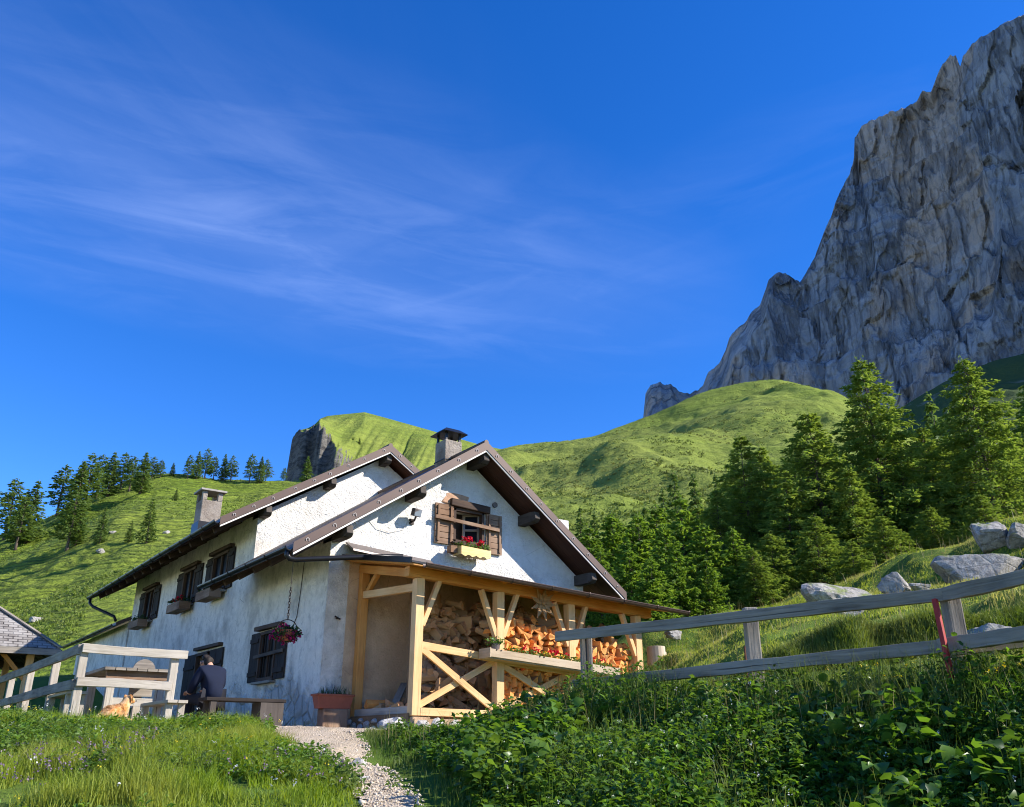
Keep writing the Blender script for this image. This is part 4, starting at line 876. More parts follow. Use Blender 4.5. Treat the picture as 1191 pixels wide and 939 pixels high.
s = MB(); s.box((4.0, -.35, 1.15), (4.0, .5, 1.9)); s.box((4.3, -1.0, .8), (3.3, .8, 1.3)); o = s.build('firewood_core', 'log_side'); tag(o, 'dark inside of the firewood heap', 'firewood', kind='stuff')
o = MB(); o.box((3.4, -1.25, .12), (5.6, 2.2, .40)); o.build('porch_floor', 'brown_board', porch)
# logs leaning and boards on the porch floor
s = MB(); s.beam((1.0, -1.05, .44), (1.62, -.35, .95), .14, .03, (0, 0, 1)); top_mesh('board', s, 'grey_timber', (1.0, -1.05, .44), 'grey offcut board leaning on the small logs in the porch corner', 'board')
add_log('bright', .98, -.55, .53, 0, .4, 1.5, 'pale squared block of firewood in the porch corner beside the wall post', None, 1.7)
# log rounds beside the porch
for k, (x, y, r, h, lb) in enumerate([(6.72, -2.2, .20, .42, 'larger pale chopping log standing at the right end of the porch'), (7.08, -1.95, .15, .33, 'smaller cut log round behind the chopping log at the porch end')]):
    zb = landz(x, y) - .05; s = MB(); prof = [(r * 1.02, 0), (r, h * .5), (r * .97, h)]; s.lathe((x, y, zb), prof, 18); o = top_mesh('log_round', s, 'log_round', (x, y, zb), lb, 'log', None, .01)
# sawn board lying low in front of the right bay
s = MB(); s.beam((4.6, -2.9, 1.02), (5.75, -2.85, 1.04), .22, .045); top_mesh('plank', s, 'white_timber', (5.0, -2.9, .9), 'pale plank lying under the right end of the flower trough', 'plank')
# ------------------------------------------------------------------ flowers and pots
def flower_heads(pts, r, mat, parent, name='flowers', n=26):
    P = []; 
    for p in pts: P.append(np.array(p)[None] + rand_unit(n) * r * rng.uniform(.5, 1, (n, 1)))
    P = np.concatenate(P); m = len(P); N = rand_unit(m); N[:, 2] = abs(N[:, 2]); D = rand_unit(m)
    V, L, T_ = leaves(P, np.full(m, r * .9), np.full(m, r * .8), N, D, .2, .3); V = V - np.array(ORG[root_of(parent).name])
    return fast_mesh(name, V, L, T_, mat, parent)
def leaf_ball(fn, n, ln, mat, parent, name='leaves', hang=0.0):
    P = fn(n); D = rand_unit(n); D[:, 2] = D[:, 2] * .7 + .3 - hang; N = rand_unit(n); N[:, 2] = abs(N[:, 2]) + .3
    V, L, T_ = leaves(P, rng.uniform(.6, 1.2, n) * ln, rng.uniform(.5, .9, n) * ln, N, D, .2, .3); V = V - np.array(ORG[root_of(parent).name]); return fast_mesh(name, V, L, T_, mat, parent)
# attic window box
fb = thing('flower_box', 'yellow wooden box of red geraniums under the gable attic window', 'flower box', (3.2, -.30, 3.6))
s = MB(); n = 14; x0, x1 = 2.83, 3.60
top_ = [(x1, -.42, 3.80), (x0, -.42, 3.83)]; bot = [(x0 + (x1 - x0) * i / n, -.42, 3.63 + .022 * math.cos(i * 2 * math.pi / 3.5)) for i in range(n + 1)]
s.prism(top_ + bot, (0, .022, 0)); s.build('front_board', 'yellow_timber', fb)
s = MB(); s.box((x0 - .0, -.26, 3.73), (.022, .30, .17)); s.box((x1 + .0, -.26, 3.73), (.022, .30, .17)); s.box(((x0 + x1) / 2, -.26, 3.66), (x1 - x0 - .03, .28, .02)); s.box((3.2, -.25, 3.78), (.72, .25, .02)); s.build('box', 'yellow_timber', fb)
s = MB(); s.box((2.72, -.22, 3.76), (.16, .16, .15)); s.build('bracket', 'weathered_brown', fb)
leaf_ball(lambda n: np.stack([rng.uniform(2.85, 3.6, n), rng.uniform(-.40, -.12, n), 3.80 + rng.uniform(0, .14, n)], 1), 260, .055, 'pot_leaf', fb)
[flower_heads([p_], .055, 'petal_red', fb, 'flower_head') for p_ in [(3.05, -.33, 3.98), (3.13, -.30, 4.03), (3.00, -.26, 4.02), (3.36, -.34, 3.96), (3.43, -.30, 3.99), (3.38, -.27, 3.91)]]
# boxes under the upper windows of the long wall
for k, (y0, y1, lb) in enumerate([(6.2, 7.3, 'wooden flower box under the upper window nearest the gable, half under the low eave'), (8.75, 9.95, 'wooden flower box under the middle upper window of the long wall'), (13.1, 14.2, 'wooden flower box under the upper window farthest along the long wall')]):
    fb = thing('flower_box', lb, 'flower box', (-.26, (y0 + y1) / 2, 3.3), 'flower boxes on the long wall')
    s = MB(); s.box((-.40, (y0 + y1) / 2, 3.42), (.025, y1 - y0, .22)); s.box((-.12, (y0 + y1) / 2, 3.42), (.025, y1 - y0, .22))
    for y in (y0, y1): s.box((-.26, y, 3.42), (.30, .025, .22))
    s.box((-.26, (y0 + y1) / 2, 3.33), (.26, y1 - y0 - .03, .02)); s.build('box', 'weathered_brown', fb)
    leaf_ball(lambda n: np.stack([rng.uniform(-.42, -.08, n), rng.uniform(y0, y1, n), 3.50 + rng.uniform(0, .16, n)], 1), 240, .06, 'dim_leaf', fb)
    if k < 2: [flower_heads([(-.33, y0 + (y1 - y0) * q, 3.66)], .05, 'petal_red', fb, 'flower_head') for q in (.15, .4, .7)]
# long trough on the porch rail
tr = thing('flower_trough', 'long wooden trough of red flowers along the porch rail in front of the firewood', 'flower trough', (3.6, -2.6, 1.1))
def tz(x): return 1.36 - .062 * (x - 2.0)
s = MB(); s.beam((1.98, -2.76, tz(1.98)), (5.1, -2.76, tz(5.1)), .03, .14); s.beam((1.98, -2.44, tz(1.98)), (5.1, -2.44, tz(5.1)), .03, .17)
s.beam((1.985, -2.78, tz(1.98)), (1.985, -2.42, tz(1.98)), .03, .17); s.beam((5.09, -2.78, tz(5.1)), (5.09, -2.42, tz(5.1)), .03, .17); s.beam((2.0, -2.6, tz(2.0) - .08), (5.08, -2.6, tz(5.1) - .08), .28, .03); s.beam((2.0, -2.6, tz(2.0) + .06), (5.08, -2.6, tz(5.1) + .06), .28, .02)
s.build('box', 'trough_timber', tr, .004)
for x in (2.12, 2.22, 3.1, 3.2, 4.6, 4.7): s = MB(); s.tube([(x, -2.775, tz(x) + .06), (x, -2.782, tz(x) + .06)], .016, 8); s.build('bolt', 'iron', tr)
s = MB(); s.lathe((2.22, -2.6, tz(2.2) + .08), [(.07, 0), (.085, .12)], 14); s.build('pot', 'grey_flash', tr)
leaf_ball(lambda n: np.stack([rng.uniform(2.05, 2.4, n), rng.uniform(-2.72, -2.48, n), tz(2.2) + .16 + rng.uniform(0, .12, n)], 1), 90, .065, 'pot_leaf', tr)
xs_ = rng.uniform(2.5, 5.0, 900); leaf_ball(lambda n: np.stack([xs_[:n], rng.uniform(-2.74, -2.48, n), tz(xs_[:n]) + .06 + rng.uniform(0, .10, n)], 1), 620, .05, 'pot_leaf', tr)
[flower_heads([(x, random.uniform(-2.74, -2.5), tz(x) + .17 + random.uniform(0, .07))], .045, 'petal_red', tr, 'flower_head', n=18) for x in (2.9, 3.12, 3.22, 3.45, 3.5, 3.62, 3.9, 4.4, 4.55, 4.8)]
[flower_heads([(x, random.uniform(-2.74, -2.5), tz(x) + .15 + random.uniform(0, .05))], .032, 'petal_yellow', tr, 'flower_head', n=12) for x in (2.6, 2.75, 3.3, 3.75, 4.1, 4.3)]
# carved wooden flower on the porch beam
ef = thing('wooden_flower', 'carved wooden flower ornament with pointed petals on the porch beam', 'ornament', (3.42, -2.50, 2.42))
for ring, (n, L, w, y) in enumerate([(9, .33, .105, -2.475), (7, .21, .09, -2.50)]):
    for k in range(n):
        a = 2 * math.pi * (k + .3 * ring) / n; d = Vector((math.cos(a), -.12, math.sin(a))); c = Vector((3.42, y, 2.38)); p = Vector((-math.sin(a), 0, math.cos(a)))
        s = MB(); s.prism([c + d * .02, c + d * L * .45 + p * w / 2, c + d * L, c + d * L * .45 - p * w / 2], (0, .018, 0)); s.build('petal', 'brown_petal', ef)
s = MB(); s.rock((3.42, -2.52, 2.38), (.05, .03, .05), 3, 2, .2); s.build('centre', 'brown_petal', ef)
# wall lamp
wl = thing('wall_lamp', 'grey floodlight fixed on the sunny gable wall left of the attic window', 'lamp', (1.80, -.03, 4.3))
s = MB(); s.tube([(1.80, -.0, 4.28), (1.80, -.14, 4.28), (1.80, -.20, 4.36)], .022, 8); s.box((1.80, -.02, 4.28), (.10, .03, .12)); s.build('bracket', 'iron', wl)
s = MB(); s.beam((1.79, -.16, 4.46), (1.81, -.27, 4.42), .20, .17); s.build('housing', 'grey_flash', wl, .012)
s = MB(); s.beam((1.81, -.271, 4.42), (1.8105, -.275, 4.419), .17, .14); s.build('lens', 'glass_grey', wl)
# hanging basket in front of the long wall
hb = thing('hanging_basket', 'hanging basket of magenta flowers on a chain below the eave', 'flower basket', (-.97, -.55, 1.6))
z = 3.02; k = 0
s = MB(); s.tube([(-.97, -.55, 3.18), (-.97, -.55, 2.5)], .006, 5); s.build('wire', 'iron', hb)
s = MB()
while k < 11:
    z = 2.50 - k * .052; a = Vector((.018, 0, 0)) if k % 2 else Vector((0, .018, 0)); c = Vector((-.97, -.55, z)); pts = [c + a * math.cos(t_) + Vector((0, 0, .034 * math.sin(t_))) for t_ in np.linspace(0, 2 * math.pi, 10)]; s.tube(pts, .007, 5, False); k += 1
s.build('chain', 'iron', hb)
s = MB(); s.tube([(-.97 + .17 * math.cos(t_), -.55 - .05 * math.cos(t_), 1.77 + .17 * math.sin(t_)) for t_ in np.linspace(0, math.pi, 14)], .009, 5); s.build('handle', 'iron', hb)
s = MB(); s.lathe((-.97, -.55, 1.56), [(.10, 0), (.16, .10), (.18, .19)], 16); s.build('pot', 'terracotta', hb)
def ball(n):
    p = rand_unit(n) * rng.uniform(.6, 1, (n, 1)); return np.stack([-.97 + p[:, 0] * .27, -.55 + p[:, 1] * .24, 1.70 + p[:, 2] * .15], 1)
leaf_ball(ball, 420, .06, 'dim_leaf', hb, hang=.4); flower_heads(list(ball(46) * np.array([1, 1, 1]) + np.array([-.02, 0, -.02])), .045, 'petal_magenta', hb, n=10)
# terracotta planter on a wooden block by the corner
wb = MB(); wb.beam((.13, -.38, -.06), (.13, -.38, .44), .50, .26, (0, 1, 0)); top_mesh('wooden_block', wb, 'weathered_brown', (.13, -.38, 0), 'weathered wooden block standing at the house corner under the terracotta planter', 'block', None, .02)
tp = thing('terracotta_planter', 'rectangular terracotta planter with thin green shoots by the porch corner', 'planter', (.10, -.40, .44))
s = MB(); a, c = .355, .31
s.add([(.10 - c, -.40 - .10, .44), (.10 + c, -.5, .44), (.10 + c, -.3, .44), (.1 - c, -.3, .44), (.10 - a, -.53, .66), (.10 + a, -.53, .66), (.1 + a, -.27, .66), (.1 - a, -.27, .66)], [[3, 2, 1, 0], [0, 1, 5, 4], [1, 2, 6, 5], [2, 3, 7, 6], [3, 0, 4, 7], [4, 5, 6, 7]])
s.beam((.10 - a - .02, -.535, .675), (.1 + a + .02, -.535, .675), .03, .035); s.beam((.10 - a - .02, -.265, .675), (.1 + a + .02, -.265, .675), .03, .035); s.beam((.1 - a - .01, -.55, .675), (.1 - a - .01, -.25, .675), .03, .034); s.beam((.1 + a + .01, -.55, .675), (.1 + a + .01, -.25, .675), .03, .034)
s.build('pot', 'terracotta', tp, .006)
n = 130; V, L, T_ = blades(np.stack([rng.uniform(-.2, .4, n), rng.uniform(-.5, -.3, n), np.full(n, .66)], 1), rng.uniform(.08, .22, n), np.full(n, .012), .6, .2); fast_mesh('shoots', V - np.array(ORG[tp.name]), L, T_, 'dim_leaf', tp)
# ------------------------------------------------------------------ fences
def onx(px, py, x): v = ray(px, py); return CAM + v * (x - CAM[0]) / v[0]
def ony(px, py, y): v = ray(px, py); return CAM + v * (y - CAM[1]) / v[1]
FY = -1.70
c0 = ony(101, 750, FY); x0 = c0[0]; x1 = ony(205, 767, FY)[0]; xe = ony(217, 766, FY)[0]; zt = c0[2]; zg = .05
fl = thing('terrace_fence', 'pale squared timber fence round the terrace corner with the dog in front', 'fence', (x0, FY, .1))
def fpost(x, y, zb, ztop, w=.115, mat='white_timber', par=fl, lean=0.0):
    s = MB(); s.beam((x - lean, y, zb), (x, y, ztop), w, w, (0, 1, 0)); return s.build('post', mat, par, .008)
fpost(x0 - .01, FY + .06, zg - .1, zt + .02); fpost(x1 - .01, FY + .06, zg - .15, zt - .02)
for z in (zt - .05, zt - .52): s = MB(); s.plank((x0 - .055, FY - .03, z), (xe if z > zt - .2 else x1 - .03, FY - .03, z - .015), .06, .125); s.build('rail', 'white_timber', fl, .006)
for k, y in enumerate((FY + 2.35, FY + 4.9, FY + 7.3)): zz = landz(x0, y); fpost(x0 + .02, y, zz - .1, zt - .03 + .02 * k)
for z in (zt - .07, zt - .56):  # side rails in grey: their shade is put into the timber colour
    s = MB(); s.plank((x0 - .085, FY + .0, z), (x0 - .085, FY + 4.95, z + .02), .05, .145); s.build('rail', 'grey_timber', fl, .006)
    s = MB(); s.plank((x0 - .085, FY + 4.96, z + .02), (x0 - .085, FY + 9.4, z + .05), .05, .145); s.build('rail', 'grey_timber', fl, .006)
# right-hand fence on the bank
fr = thing('bank_fence', 'grey weathered post and rail fence climbing right along the top of the leafy bank', 'fence', tuple(at(866, 775, 8.3)))
def P3(px, py, d): return Vector(at(px, py, d))
tr_ = [P3(647, 741, 9.62), P3(1098, 691.5, 6.9), P3(1330, 640, 5.55)]
for a, c in ((tr_[0], tr_[1] - (tr_[1] - tr_[0]).normalized() * .004), (tr_[1], tr_[2])): s = MB(); s.plank(a, c, .055, .106, n=14, jit=.006); s.build('rail', 'grey_timber', fr, .006)
lr = [P3(668, 797, 9.5), P3(1094, 752, 6.93), P3(1330, 714, 5.55)]
for a, c in ((lr[0], lr[1] - (lr[1] - lr[0]).normalized() * .004), (lr[1], lr[2])): s = MB(); s.plank(a, c, .055, .104, n=14, jit=.006); s.build('rail', 'grey_timber', fr, .006)
bk = Vector(RV * .62 + FV * .78) * .085
for (px, py, d) in ((676, 733, 9.5), (867, 706, 8.3), (1100, 686, 6.9), (1330, 640, 5.55)):
    p = P3(px, py, d) + bk; g = landz(p.x, p.y) - .2; s = MB(); s.beam((p.x, p.y, g), p, .125, .115, Vector((FV[0], FV[1], 0))); s.build('post', 'grey_timber', fr, .012)
p = P3(682, 738, 9.42); s = MB(); s.tube([(p.x + .02, p.y, landz(p.x, p.y) - .1), p, p + Vector((.05, .02, .03))], .018, 6); top_mesh('iron_stake', s, 'iron', (p.x, p.y, p.z - .6), 'thin dark iron stake standing at the left end post of the bank fence', 'stake')
p = P3(866, 752, 8.2); s = MB(); s.tube([(p.x, p.y, landz(p.x, p.y) - .1), p], .010, 6); top_mesh('iron_stake', s, 'rust', (p.x, p.y, p.z - .5), 'short rusty stake at the foot of the middle bank fence post', 'stake')
a = P3(1087, 697, 6.85); c = P3(1107, 790, 6.72); s = MB(); s.beam(c, a, .038, .038, (0, 1, 0)); top_mesh('red_stake', s, 'red_paint', tuple(c), 'red painted stake leaning against the right post of the bank fence', 'stake', None, .006)
a = P3(1108, 760, 6.9); c = P3(1300, 738, 6.1); s = MB(); s.beam(a, c, .06, .035); top_mesh('pole', s, 'white_timber', tuple(a), 'thin pale pole lying on the ground below the right fence rail', 'pole')
# ------------------------------------------------------------------ shingled shelter at the left edge
cn = at(71, 755, 21.5); SW = 5.2; ex, ey, ez = cn; ap = (ex - SW / 2, ey + SW / 2, ez + 1.95)
hut = thing('shingled_shelter', 'open timber shelter with a hipped roof of grey wooden shingles', 'shelter', (ex - SW / 2, ey + SW / 2, landz(ex - 1, ey + 1)))
crn = [(ex - SW, ey, ez), (ex, ey, ez), (ex, ey + SW, ez), (ex - SW, ey + SW, ez)]
s = MB()
for k in range(4):
    a, c = crn[k], crn[(k + 1) % 4]; s.add([a, c, ap], [[0, 1, 2]], [[(0, 0), (SW, 0), (SW / 2, 3.2)]]); q = lambda p: (p[0], p[1], p[2] - .07); s.add([q(a), q(c), q(ap)], [[2, 1, 0]]); s.add([a, c, q(c), q(a)], [[0, 3, 2, 1]], [[(0, 0)] * 4])
hr = s.build('roof', 'shingle', hut)
for k in range(4):
    a, c = Vector(crn[k]), Vector(crn[(k + 1) % 4]); s = MB(); e = Vector((0, 0, -.09)); nrm = (c - a).cross(Vector((0, 0, 1))).normalized() * .02; s.beam(a + e + nrm, c + e + nrm, .03, .14); s.build('fascia', 'grey_timber', hr)
    s = MB(); s.beam(a + Vector((0, 0, .03)), Vector(ap) + Vector((0, 0, .03)), .14, .03); s.build('hip_board', 'grey_timber', hr)
for dx in (.55, SW / 2, SW - .55):
    for dy in (.55, SW - .55):
        x, y = ex - dx, ey + dy; zb = landz(x, y) - .1; s = MB(); s.beam((x, y, zb), (x, y, ez + .1), .16, .16, (0, 1, 0)); s.build('post', 'pale_timber' if dx < 1 else 'orange_timber', hut, .008)
        sg = -1 if dx < SW / 2 else 1
        for sg in ((-1,) if dx < 1 else (1,) if dx > 4 else (-1, 1)): s = MB(); s.beam((x, y, ez - .75), (x + sg * .62, y, ez - .1), .09, .1, (0, 1, 0)); s.build('brace', 'orange_timber', hut)
for dy in (.55, SW - .55): s = MB(); s.beam((ex - SW + .3, ey + dy, ez - .06), (ex - .3, ey + dy, ez - .06), .15, .16); s.build('beam', 'brown_timber', hut)
for dx in (.55, SW - .55): s = MB(); s.beam((ex - dx, ey + .3, ez + .06), (ex - dx, ey + SW - .3, ez + .06), .14, .08); s.build('beam', 'brown_timber', hut)
# ------------------------------------------------------------------ terrace furniture
B0 = at(122, 777, 13.9); tx, ty, tzp = B0; TL, TD = 1.12, 1.75
tb = thing('picnic_table', 'weathered plank table standing on the terrace behind the fence', 'table', (tx + TL / 2, ty + TD / 2, landz(tx, ty)))
s = MB()
for k in range(7): w = TL / 7; s.beam((tx + (k + .5) * w, ty, tzp), (tx + (k + .5) * w, ty + TD, tzp + random.uniform(-.005, .005)), w - .012, .045)
s.build('tabletop', 'grey_timber', tb)
s = MB()
for y in (ty + .12, ty + TD - .12): s.beam((tx + .06, y, tzp - .085), (tx + TL - .06, y, tzp - .085), .06, .12)
s.build('apron', 'weathered_brown', tb)
for x in (tx + .16, tx + TL - .2):
    for y in (ty + .2, ty + TD - .2): s = MB(); s.beam((x, y, landz(x, y) - .03), (x, y, tzp - .03), .12, .10, (0, 1, 0)); s.build('leg', 'white_timber', tb, .006)
s = MB(); s.beam((tx + .22, ty + .2, tzp - .48), (tx + TL - .26, ty + .2, tzp - .48), .05, .12); s.build('stretcher', 'white_timber', tb)
def bench(label, x, y, zt_, L, mat, d=.28, along='y', panel=False, thick=.045, legmat=None):
    o = thing('bench', label, 'bench', (x, y, landz(x, y))); s = MB(); u = Vector((0, 1, 0)) if along == 'y' else Vector((1, 0, 0)); v = Vector((1, 0, 0)) if along == 'y' else Vector((0, 1, 0))
    for k in (0, 1): p = Vector((x, y, zt_)) + v * ((k - .5) * d / 2); s.beam(p, p + u * L, d / 2 - .01, thick)
    s.build('seat', mat, o, .006)
    for q in (.12, L - .12):
        for k in (-1, 1):
            if panel and q > .5: continue
            p = Vector((x, y, 0)) + u * q + v * k * (d / 2 - .06); s = MB(); s.beam((p.x, p.y, landz(p.x, p.y) - .04), (p.x, p.y, zt_ - thick / 2), .09, .07, (0, 1, 0)); s.build('leg', legmat or mat, o, .004)
    if panel:
        p = Vector((x, y, 0)) + u * (L - .22); s = MB(); s.box((p.x, p.y, (zt_ + landz(p.x, p.y)) / 2 - .03), (.38, d - .03, zt_ - landz(p.x, p.y) - .0)); s.build('end_panel', legmat or mat, o)
    return o
q = at(207, 816, 13.2); bench('pale worn bench on the terrace right of the fence end', q[0], q[1], q[2], 1.5, 'white_timber', .30)
q = at(103, 806, 13.6); bench('pale bench on the left side of the plank table behind the fence corner', q[0] - .15, q[1], q[2], 1.6, 'white_timber', .30)
q = at(258, 814, 14.1); DB = Vector((q[0] - .3, q[1], q[2])); bench('dark timber bench with a panelled right end where the person in navy sits', DB.x, DB.y, DB.z, 1.27, 'black_timber', .42, 'x', True, .05, 'grey_purlin')
q = at(166, 790, 15.6); ch = thing('round_backed_chair', 'wooden chair with a rounded back standing behind the plank table', 'chair', (q[0], q[1], landz(q[0], q[1]))); gz = landz(q[0], q[1]); bz = at(166, 767, 15.6)[2]
s = MB(); pr_ = [(q[0] - .19, q[1], gz + .5), (q[0] + .19, q[1], gz + .5)] + [(q[0] + .19 * math.cos(a), q[1], bz - .19 + .19 * math.sin(a)) for a in np.linspace(0, math.pi, 12)]; s.prism(pr_, (0, .035, 0)); s.build('backrest', 'grey_timber', ch)
s = MB(); s.box((q[0], q[1] + .2, gz + .45), (.40, .42, .04)); s.build('seat', 'grey_timber', ch)
for dx in (-.16, .16):
    for dy in (.03, .37): s = MB(); s.beam((q[0] + dx, q[1] + dy, gz - .02), (q[0] + dx, q[1] + dy, gz + .44), .045, .045, (0, 1, 0)); s.build('leg', 'grey_timber', ch)
# ------------------------------------------------------------------ figures grown from a skeleton
def skin_body(name, joints, edges, radii, mat, parent, root=0, sub=2):
    me = bpy.data.meshes.new(name); me.from_pydata([Vector(j) for j in joints], edges, []); me.update(); o = bpy.data.objects.new(name, me); COL.objects.link(o)
    md = o.modifiers.new('skin', 'SKIN'); md.use_smooth_shade = True; sv = me.skin_vertices[0].data
    for k, r in enumerate(radii): sv[k].radius = (r, r) if not isinstance(r, tuple) else r; sv[k].use_root = (k == root)
    o.modifiers.new('sub', 'SUBSURF').levels = sub; o.modifiers['sub'].render_levels = sub
    dg = bpy.context.evaluated_depsgraph_get(); ev = o.evaluated_get(dg); m2 = bpy.data.meshes.new_from_object(ev); m2.name = name
    bpy.data.objects.remove(o); m2.polygons.foreach_set('use_smooth', [True] * len(m2.polygons)); m2.materials.clear()
    return link_mesh(name, m2, mat, parent)
def chain(J, E, R, start, pts):
    k = start
    for p, r in pts: J.append(p); R.append(r); E.append((k, len(J) - 1)); k = len(J) - 1
    return k
def person(loc, rz, label):
    root = thing('person', label, 'person', loc); root.rotation_euler = (0, 0, rz); ORG[root.name] = Vector((0, 0, 0))
    J, E, R = [(0, 0, .10)], [], [.12]
    n = chain(J, E, R, 0, [((0, .03, .28), .115), ((0, .09, .46), .125), ((0, .155, .565), .06), ((0, .20, .62), .055), ((0, .285, .665), .086), ((0, .34, .62), .073)])
    chain(J, E, R, n, [((0, .41, .60), .02)])
    for sx in (-1, 1):
        h = chain(J, E, R, 2, [((.165 * sx, .11, .505), .07), ((.235 * sx, .17, .30), .052), ((.20 * sx, .33, .18), .042), ((.15 * sx, .45, .20), .030), ((.13 * sx, .50, .205), .03)])
        for f in range(4): chain(J, E, R, h, [(((.155 - .017 * f) * sx, .55, .20 - .004 * f), .009), (((.150 - .016 * f) * sx, .585, .175 - .006 * f), .008), (((.148 - .015 * f) * sx, .58, .15), .0075)])
        chain(J, E, R, h, [((.105 * sx, .51, .225), .010), ((.095 * sx, .545, .215), .008)])
        chain(J, E, R, 0, [((.10 * sx, .06, .08), .10), ((.13 * sx, .45, .09), .065), ((.13 * sx, .47, -.18), .055), ((.13 * sx, .46, -.38), .042), ((.135 * sx, .56, -.415), .036)])
    skin_body('body', J, E, R, 'skin', root, 0, 2)
    J, E, R = [(0, -.0, .03)], [], [.175]; n = chain(J, E, R, 0, [((0, .02, .24), .158), ((0, .085, .455), .155), ((0, .15, .57), .075)])
    for sx in (-1, 1): chain(J, E, R, 2, [((.185 * sx, .11, .50), .092), ((.255 * sx, .17, .30), .072), ((.21 * sx, .33, .18), .058)])
    skin_body('jacket', J, E, R, 'navy_cloth', root)
    J, E, R = [(0, 0, .06)], [], [.165]
    for sx in (-1, 1): chain(J, E, R, 0, [((.10 * sx, .08, .075), .115), ((.13 * sx, .45, .09), .082), ((.13 * sx, .475, -.18), .070), ((.13 * sx, .46, -.36), .06)])
    skin_body('trousers', J, E, R, 'dark_cloth', root)
    s = MB(); s.rock((0, .275, .69), (.098, .112, .098), 3, 3, .05); s.rock((0, .215, .66), (.085, .06, .085), 4, 3, .05); s.build('hair', 'hair', root, smooth=True)
    for sx in (-1, 1): s = MB(); s.rock((.088 * sx, .305, .645), (.014, .028, .036), 3, 2, .05); s.build('ear', 'skin', root, smooth=True); s = MB(); s.rock((.035 * sx, .40, .635), (.012, .010, .011), 3, 2, .02); s.build('eye', 'nose_black', root, smooth=True)
    for sx in (-1, 1): s = MB(); s.rock((.135 * sx, .54, -.425), (.05, .14, .045), 3, 3, .05); s.build('shoe', 'dark_cloth', root, smooth=True)
    return root
pp = at(247, 812, 14.35); person((pp[0], pp[1], DB.z - .06), R_(16), 'person in a navy jacket sitting bent forward on the dark bench, seen from behind')
def dog(loc, rz):
    root = thing('dog', 'golden tan and cream dog lying in the grass before the terrace fence, head raised', 'dog', loc); root.rotation_euler = (0, 0, rz); ORG[root.name] = Vector((0, 0, 0))
    J, E, R = [(-.02, 0, .17)], [], [.135]
    n = chain(J, E, R, 0, [((.16, 0, .19), .14), ((.25, 0, .26), .12), ((.30, 0, .34), .10), ((.345, 0, .415), .108), ((.44, 0, .395), .068), ((.53, 0, .375), .045)])
    h = chain(J, E, R, 0, [((-.20, 0, .145), .135), ((-.33, .02, .10), .075)]); chain(J, E, R, h, [((-.42, .07, .06), .034), ((-.46, .17, .045), .034), ((-.40, .28, .04), .024)])
    for sy in (-1, 1):
        chain(J, E, R, 2, [((.22, .10 * sy, .13), .062), ((.24, .115 * sy, .045), .042), ((.36, .11 * sy, .032), .032), ((.47, .10 * sy, .03), .034)])
        k = chain(J, E, R, h - 1, [((-.16, .13 * sy, .12), .085), ((-.02, .19 * sy, .09), .05), ((-.16, .205 * sy, .04), .032), ((-.03, .215 * sy, .028), .034)])
    skin_body('body', J, E, R, 'dog_coat', root, 0, 2)
    for sy in (-1, 1):
        s = MB(); s.add([(.29, .08 * sy, .50), (.38, .085 * sy, .49), (.35, .145 * sy, .36), (.30, .07 * sy, .46), (.34, .075 * sy, .485), (.31, .15 * sy, .38)], [[0, 1, 2], [0, 2, 5], [1, 4, 2], [3, 5, 2], [0, 5, 3], [3, 2, 4], [0, 3, 4, 1]]); s.build('ear', 'dog_coat', root, smooth=True)
        s = MB(); s.rock((.435, .055 * sy, .44), (.010, .009, .010), 2, 2, .02); s.build('eye', 'nose_black', root, smooth=True)
    s = MB(); s.rock((.575, 0, .388), (.016, .02, .015), 2, 2, .05); s.build('nose', 'nose_black', root, smooth=True)
    s = MB(); s.rock((.30, 0, .30), (.085, .09, .10), 6, 3, .2); s.build('ruff', 'dog_coat', root, smooth=True)
    # shaggy coat
    n = 2600; u = rng.random(n); x = -.34 + .64 * u; th = rng.uniform(-.2, np.pi + .2, n); rr_ = np.interp(x, [-.34, -.2, 0, .16, .3], [.07, .135, .135, .14, .09]); zc = np.interp(x, [-.34, -.2, 0, .16, .3], [.10, .145, .17, .19, .26])
    P = np.stack([x, rr_ * .93 * np.cos(th), zc + rr_ * .93 * np.sin(th)], 1); V, L, T_ = blades(P, rng.uniform(.012, .03, n), np.full(n, .007), 1.2, .5); fast_mesh('coat_tufts', V, L, T_, 'dog_coat', root)
    return root
dp = at(131, 838, 12.6); dz = landz(dp[0], dp[1]); dog((dp[0], dp[1], dz + .02), math.atan2((RV * .42 + FV * .9)[1], (RV * .42 + FV * .9)[0])).scale = (.62, .64, .74)
# ------------------------------------------------------------------ boulders
def boulder(px, py, d, size, seed, rot, label, mat='boulder', n=4, name='boulder', group=None):
    p = at(px, py, d); s = MB(); s.rock((0, 0, 0), size, seed, n, .36, 0, rot); o = s.build(name, mat, None, 0, n < 3); o.location = p - np.array([0, 0, size[2] * .40]); return tag(o, label, name.replace('_', ' ') if name != 'boulder' else 'boulder', group)
ang = math.atan2(RV[1], RV[0])
boulder(984, 696, 14.6, (.76, .5, .46), 3, ang + .25, 'rounded grey boulder on the sunny meadow behind the fence, left of the other boulders')
boulder(1040, 676, 15.4, (.26, .25, .27), 14, ang, 'small dark pointed boulder between the rounded one and the large slab')
boulder(1072, 681, 15.2, (.24, .14, .07), 17, ang, 'flat pale stone in the meadow just right of the small dark boulder')
boulder(1146, 657, 15.8, (1.05, .7, .46), 5, ang + .22, 'large pale sloping boulder above the red stake on the meadow')
boulder(1152, 617, 17.0, (.50, .4, .36), 23, ang, 'mossy dark boulder on the crest above the large pale one')
boulder(1192, 624, 16.8, (.65, .5, .30), 27, ang + .3, 'grey boulder at the crest beside the mossy one at the picture edge')
boulder(783, 737, 20.5, (.22, .2, .12), 29, ang, 'small pale stone on the meadow skyline just right of the porch roof')
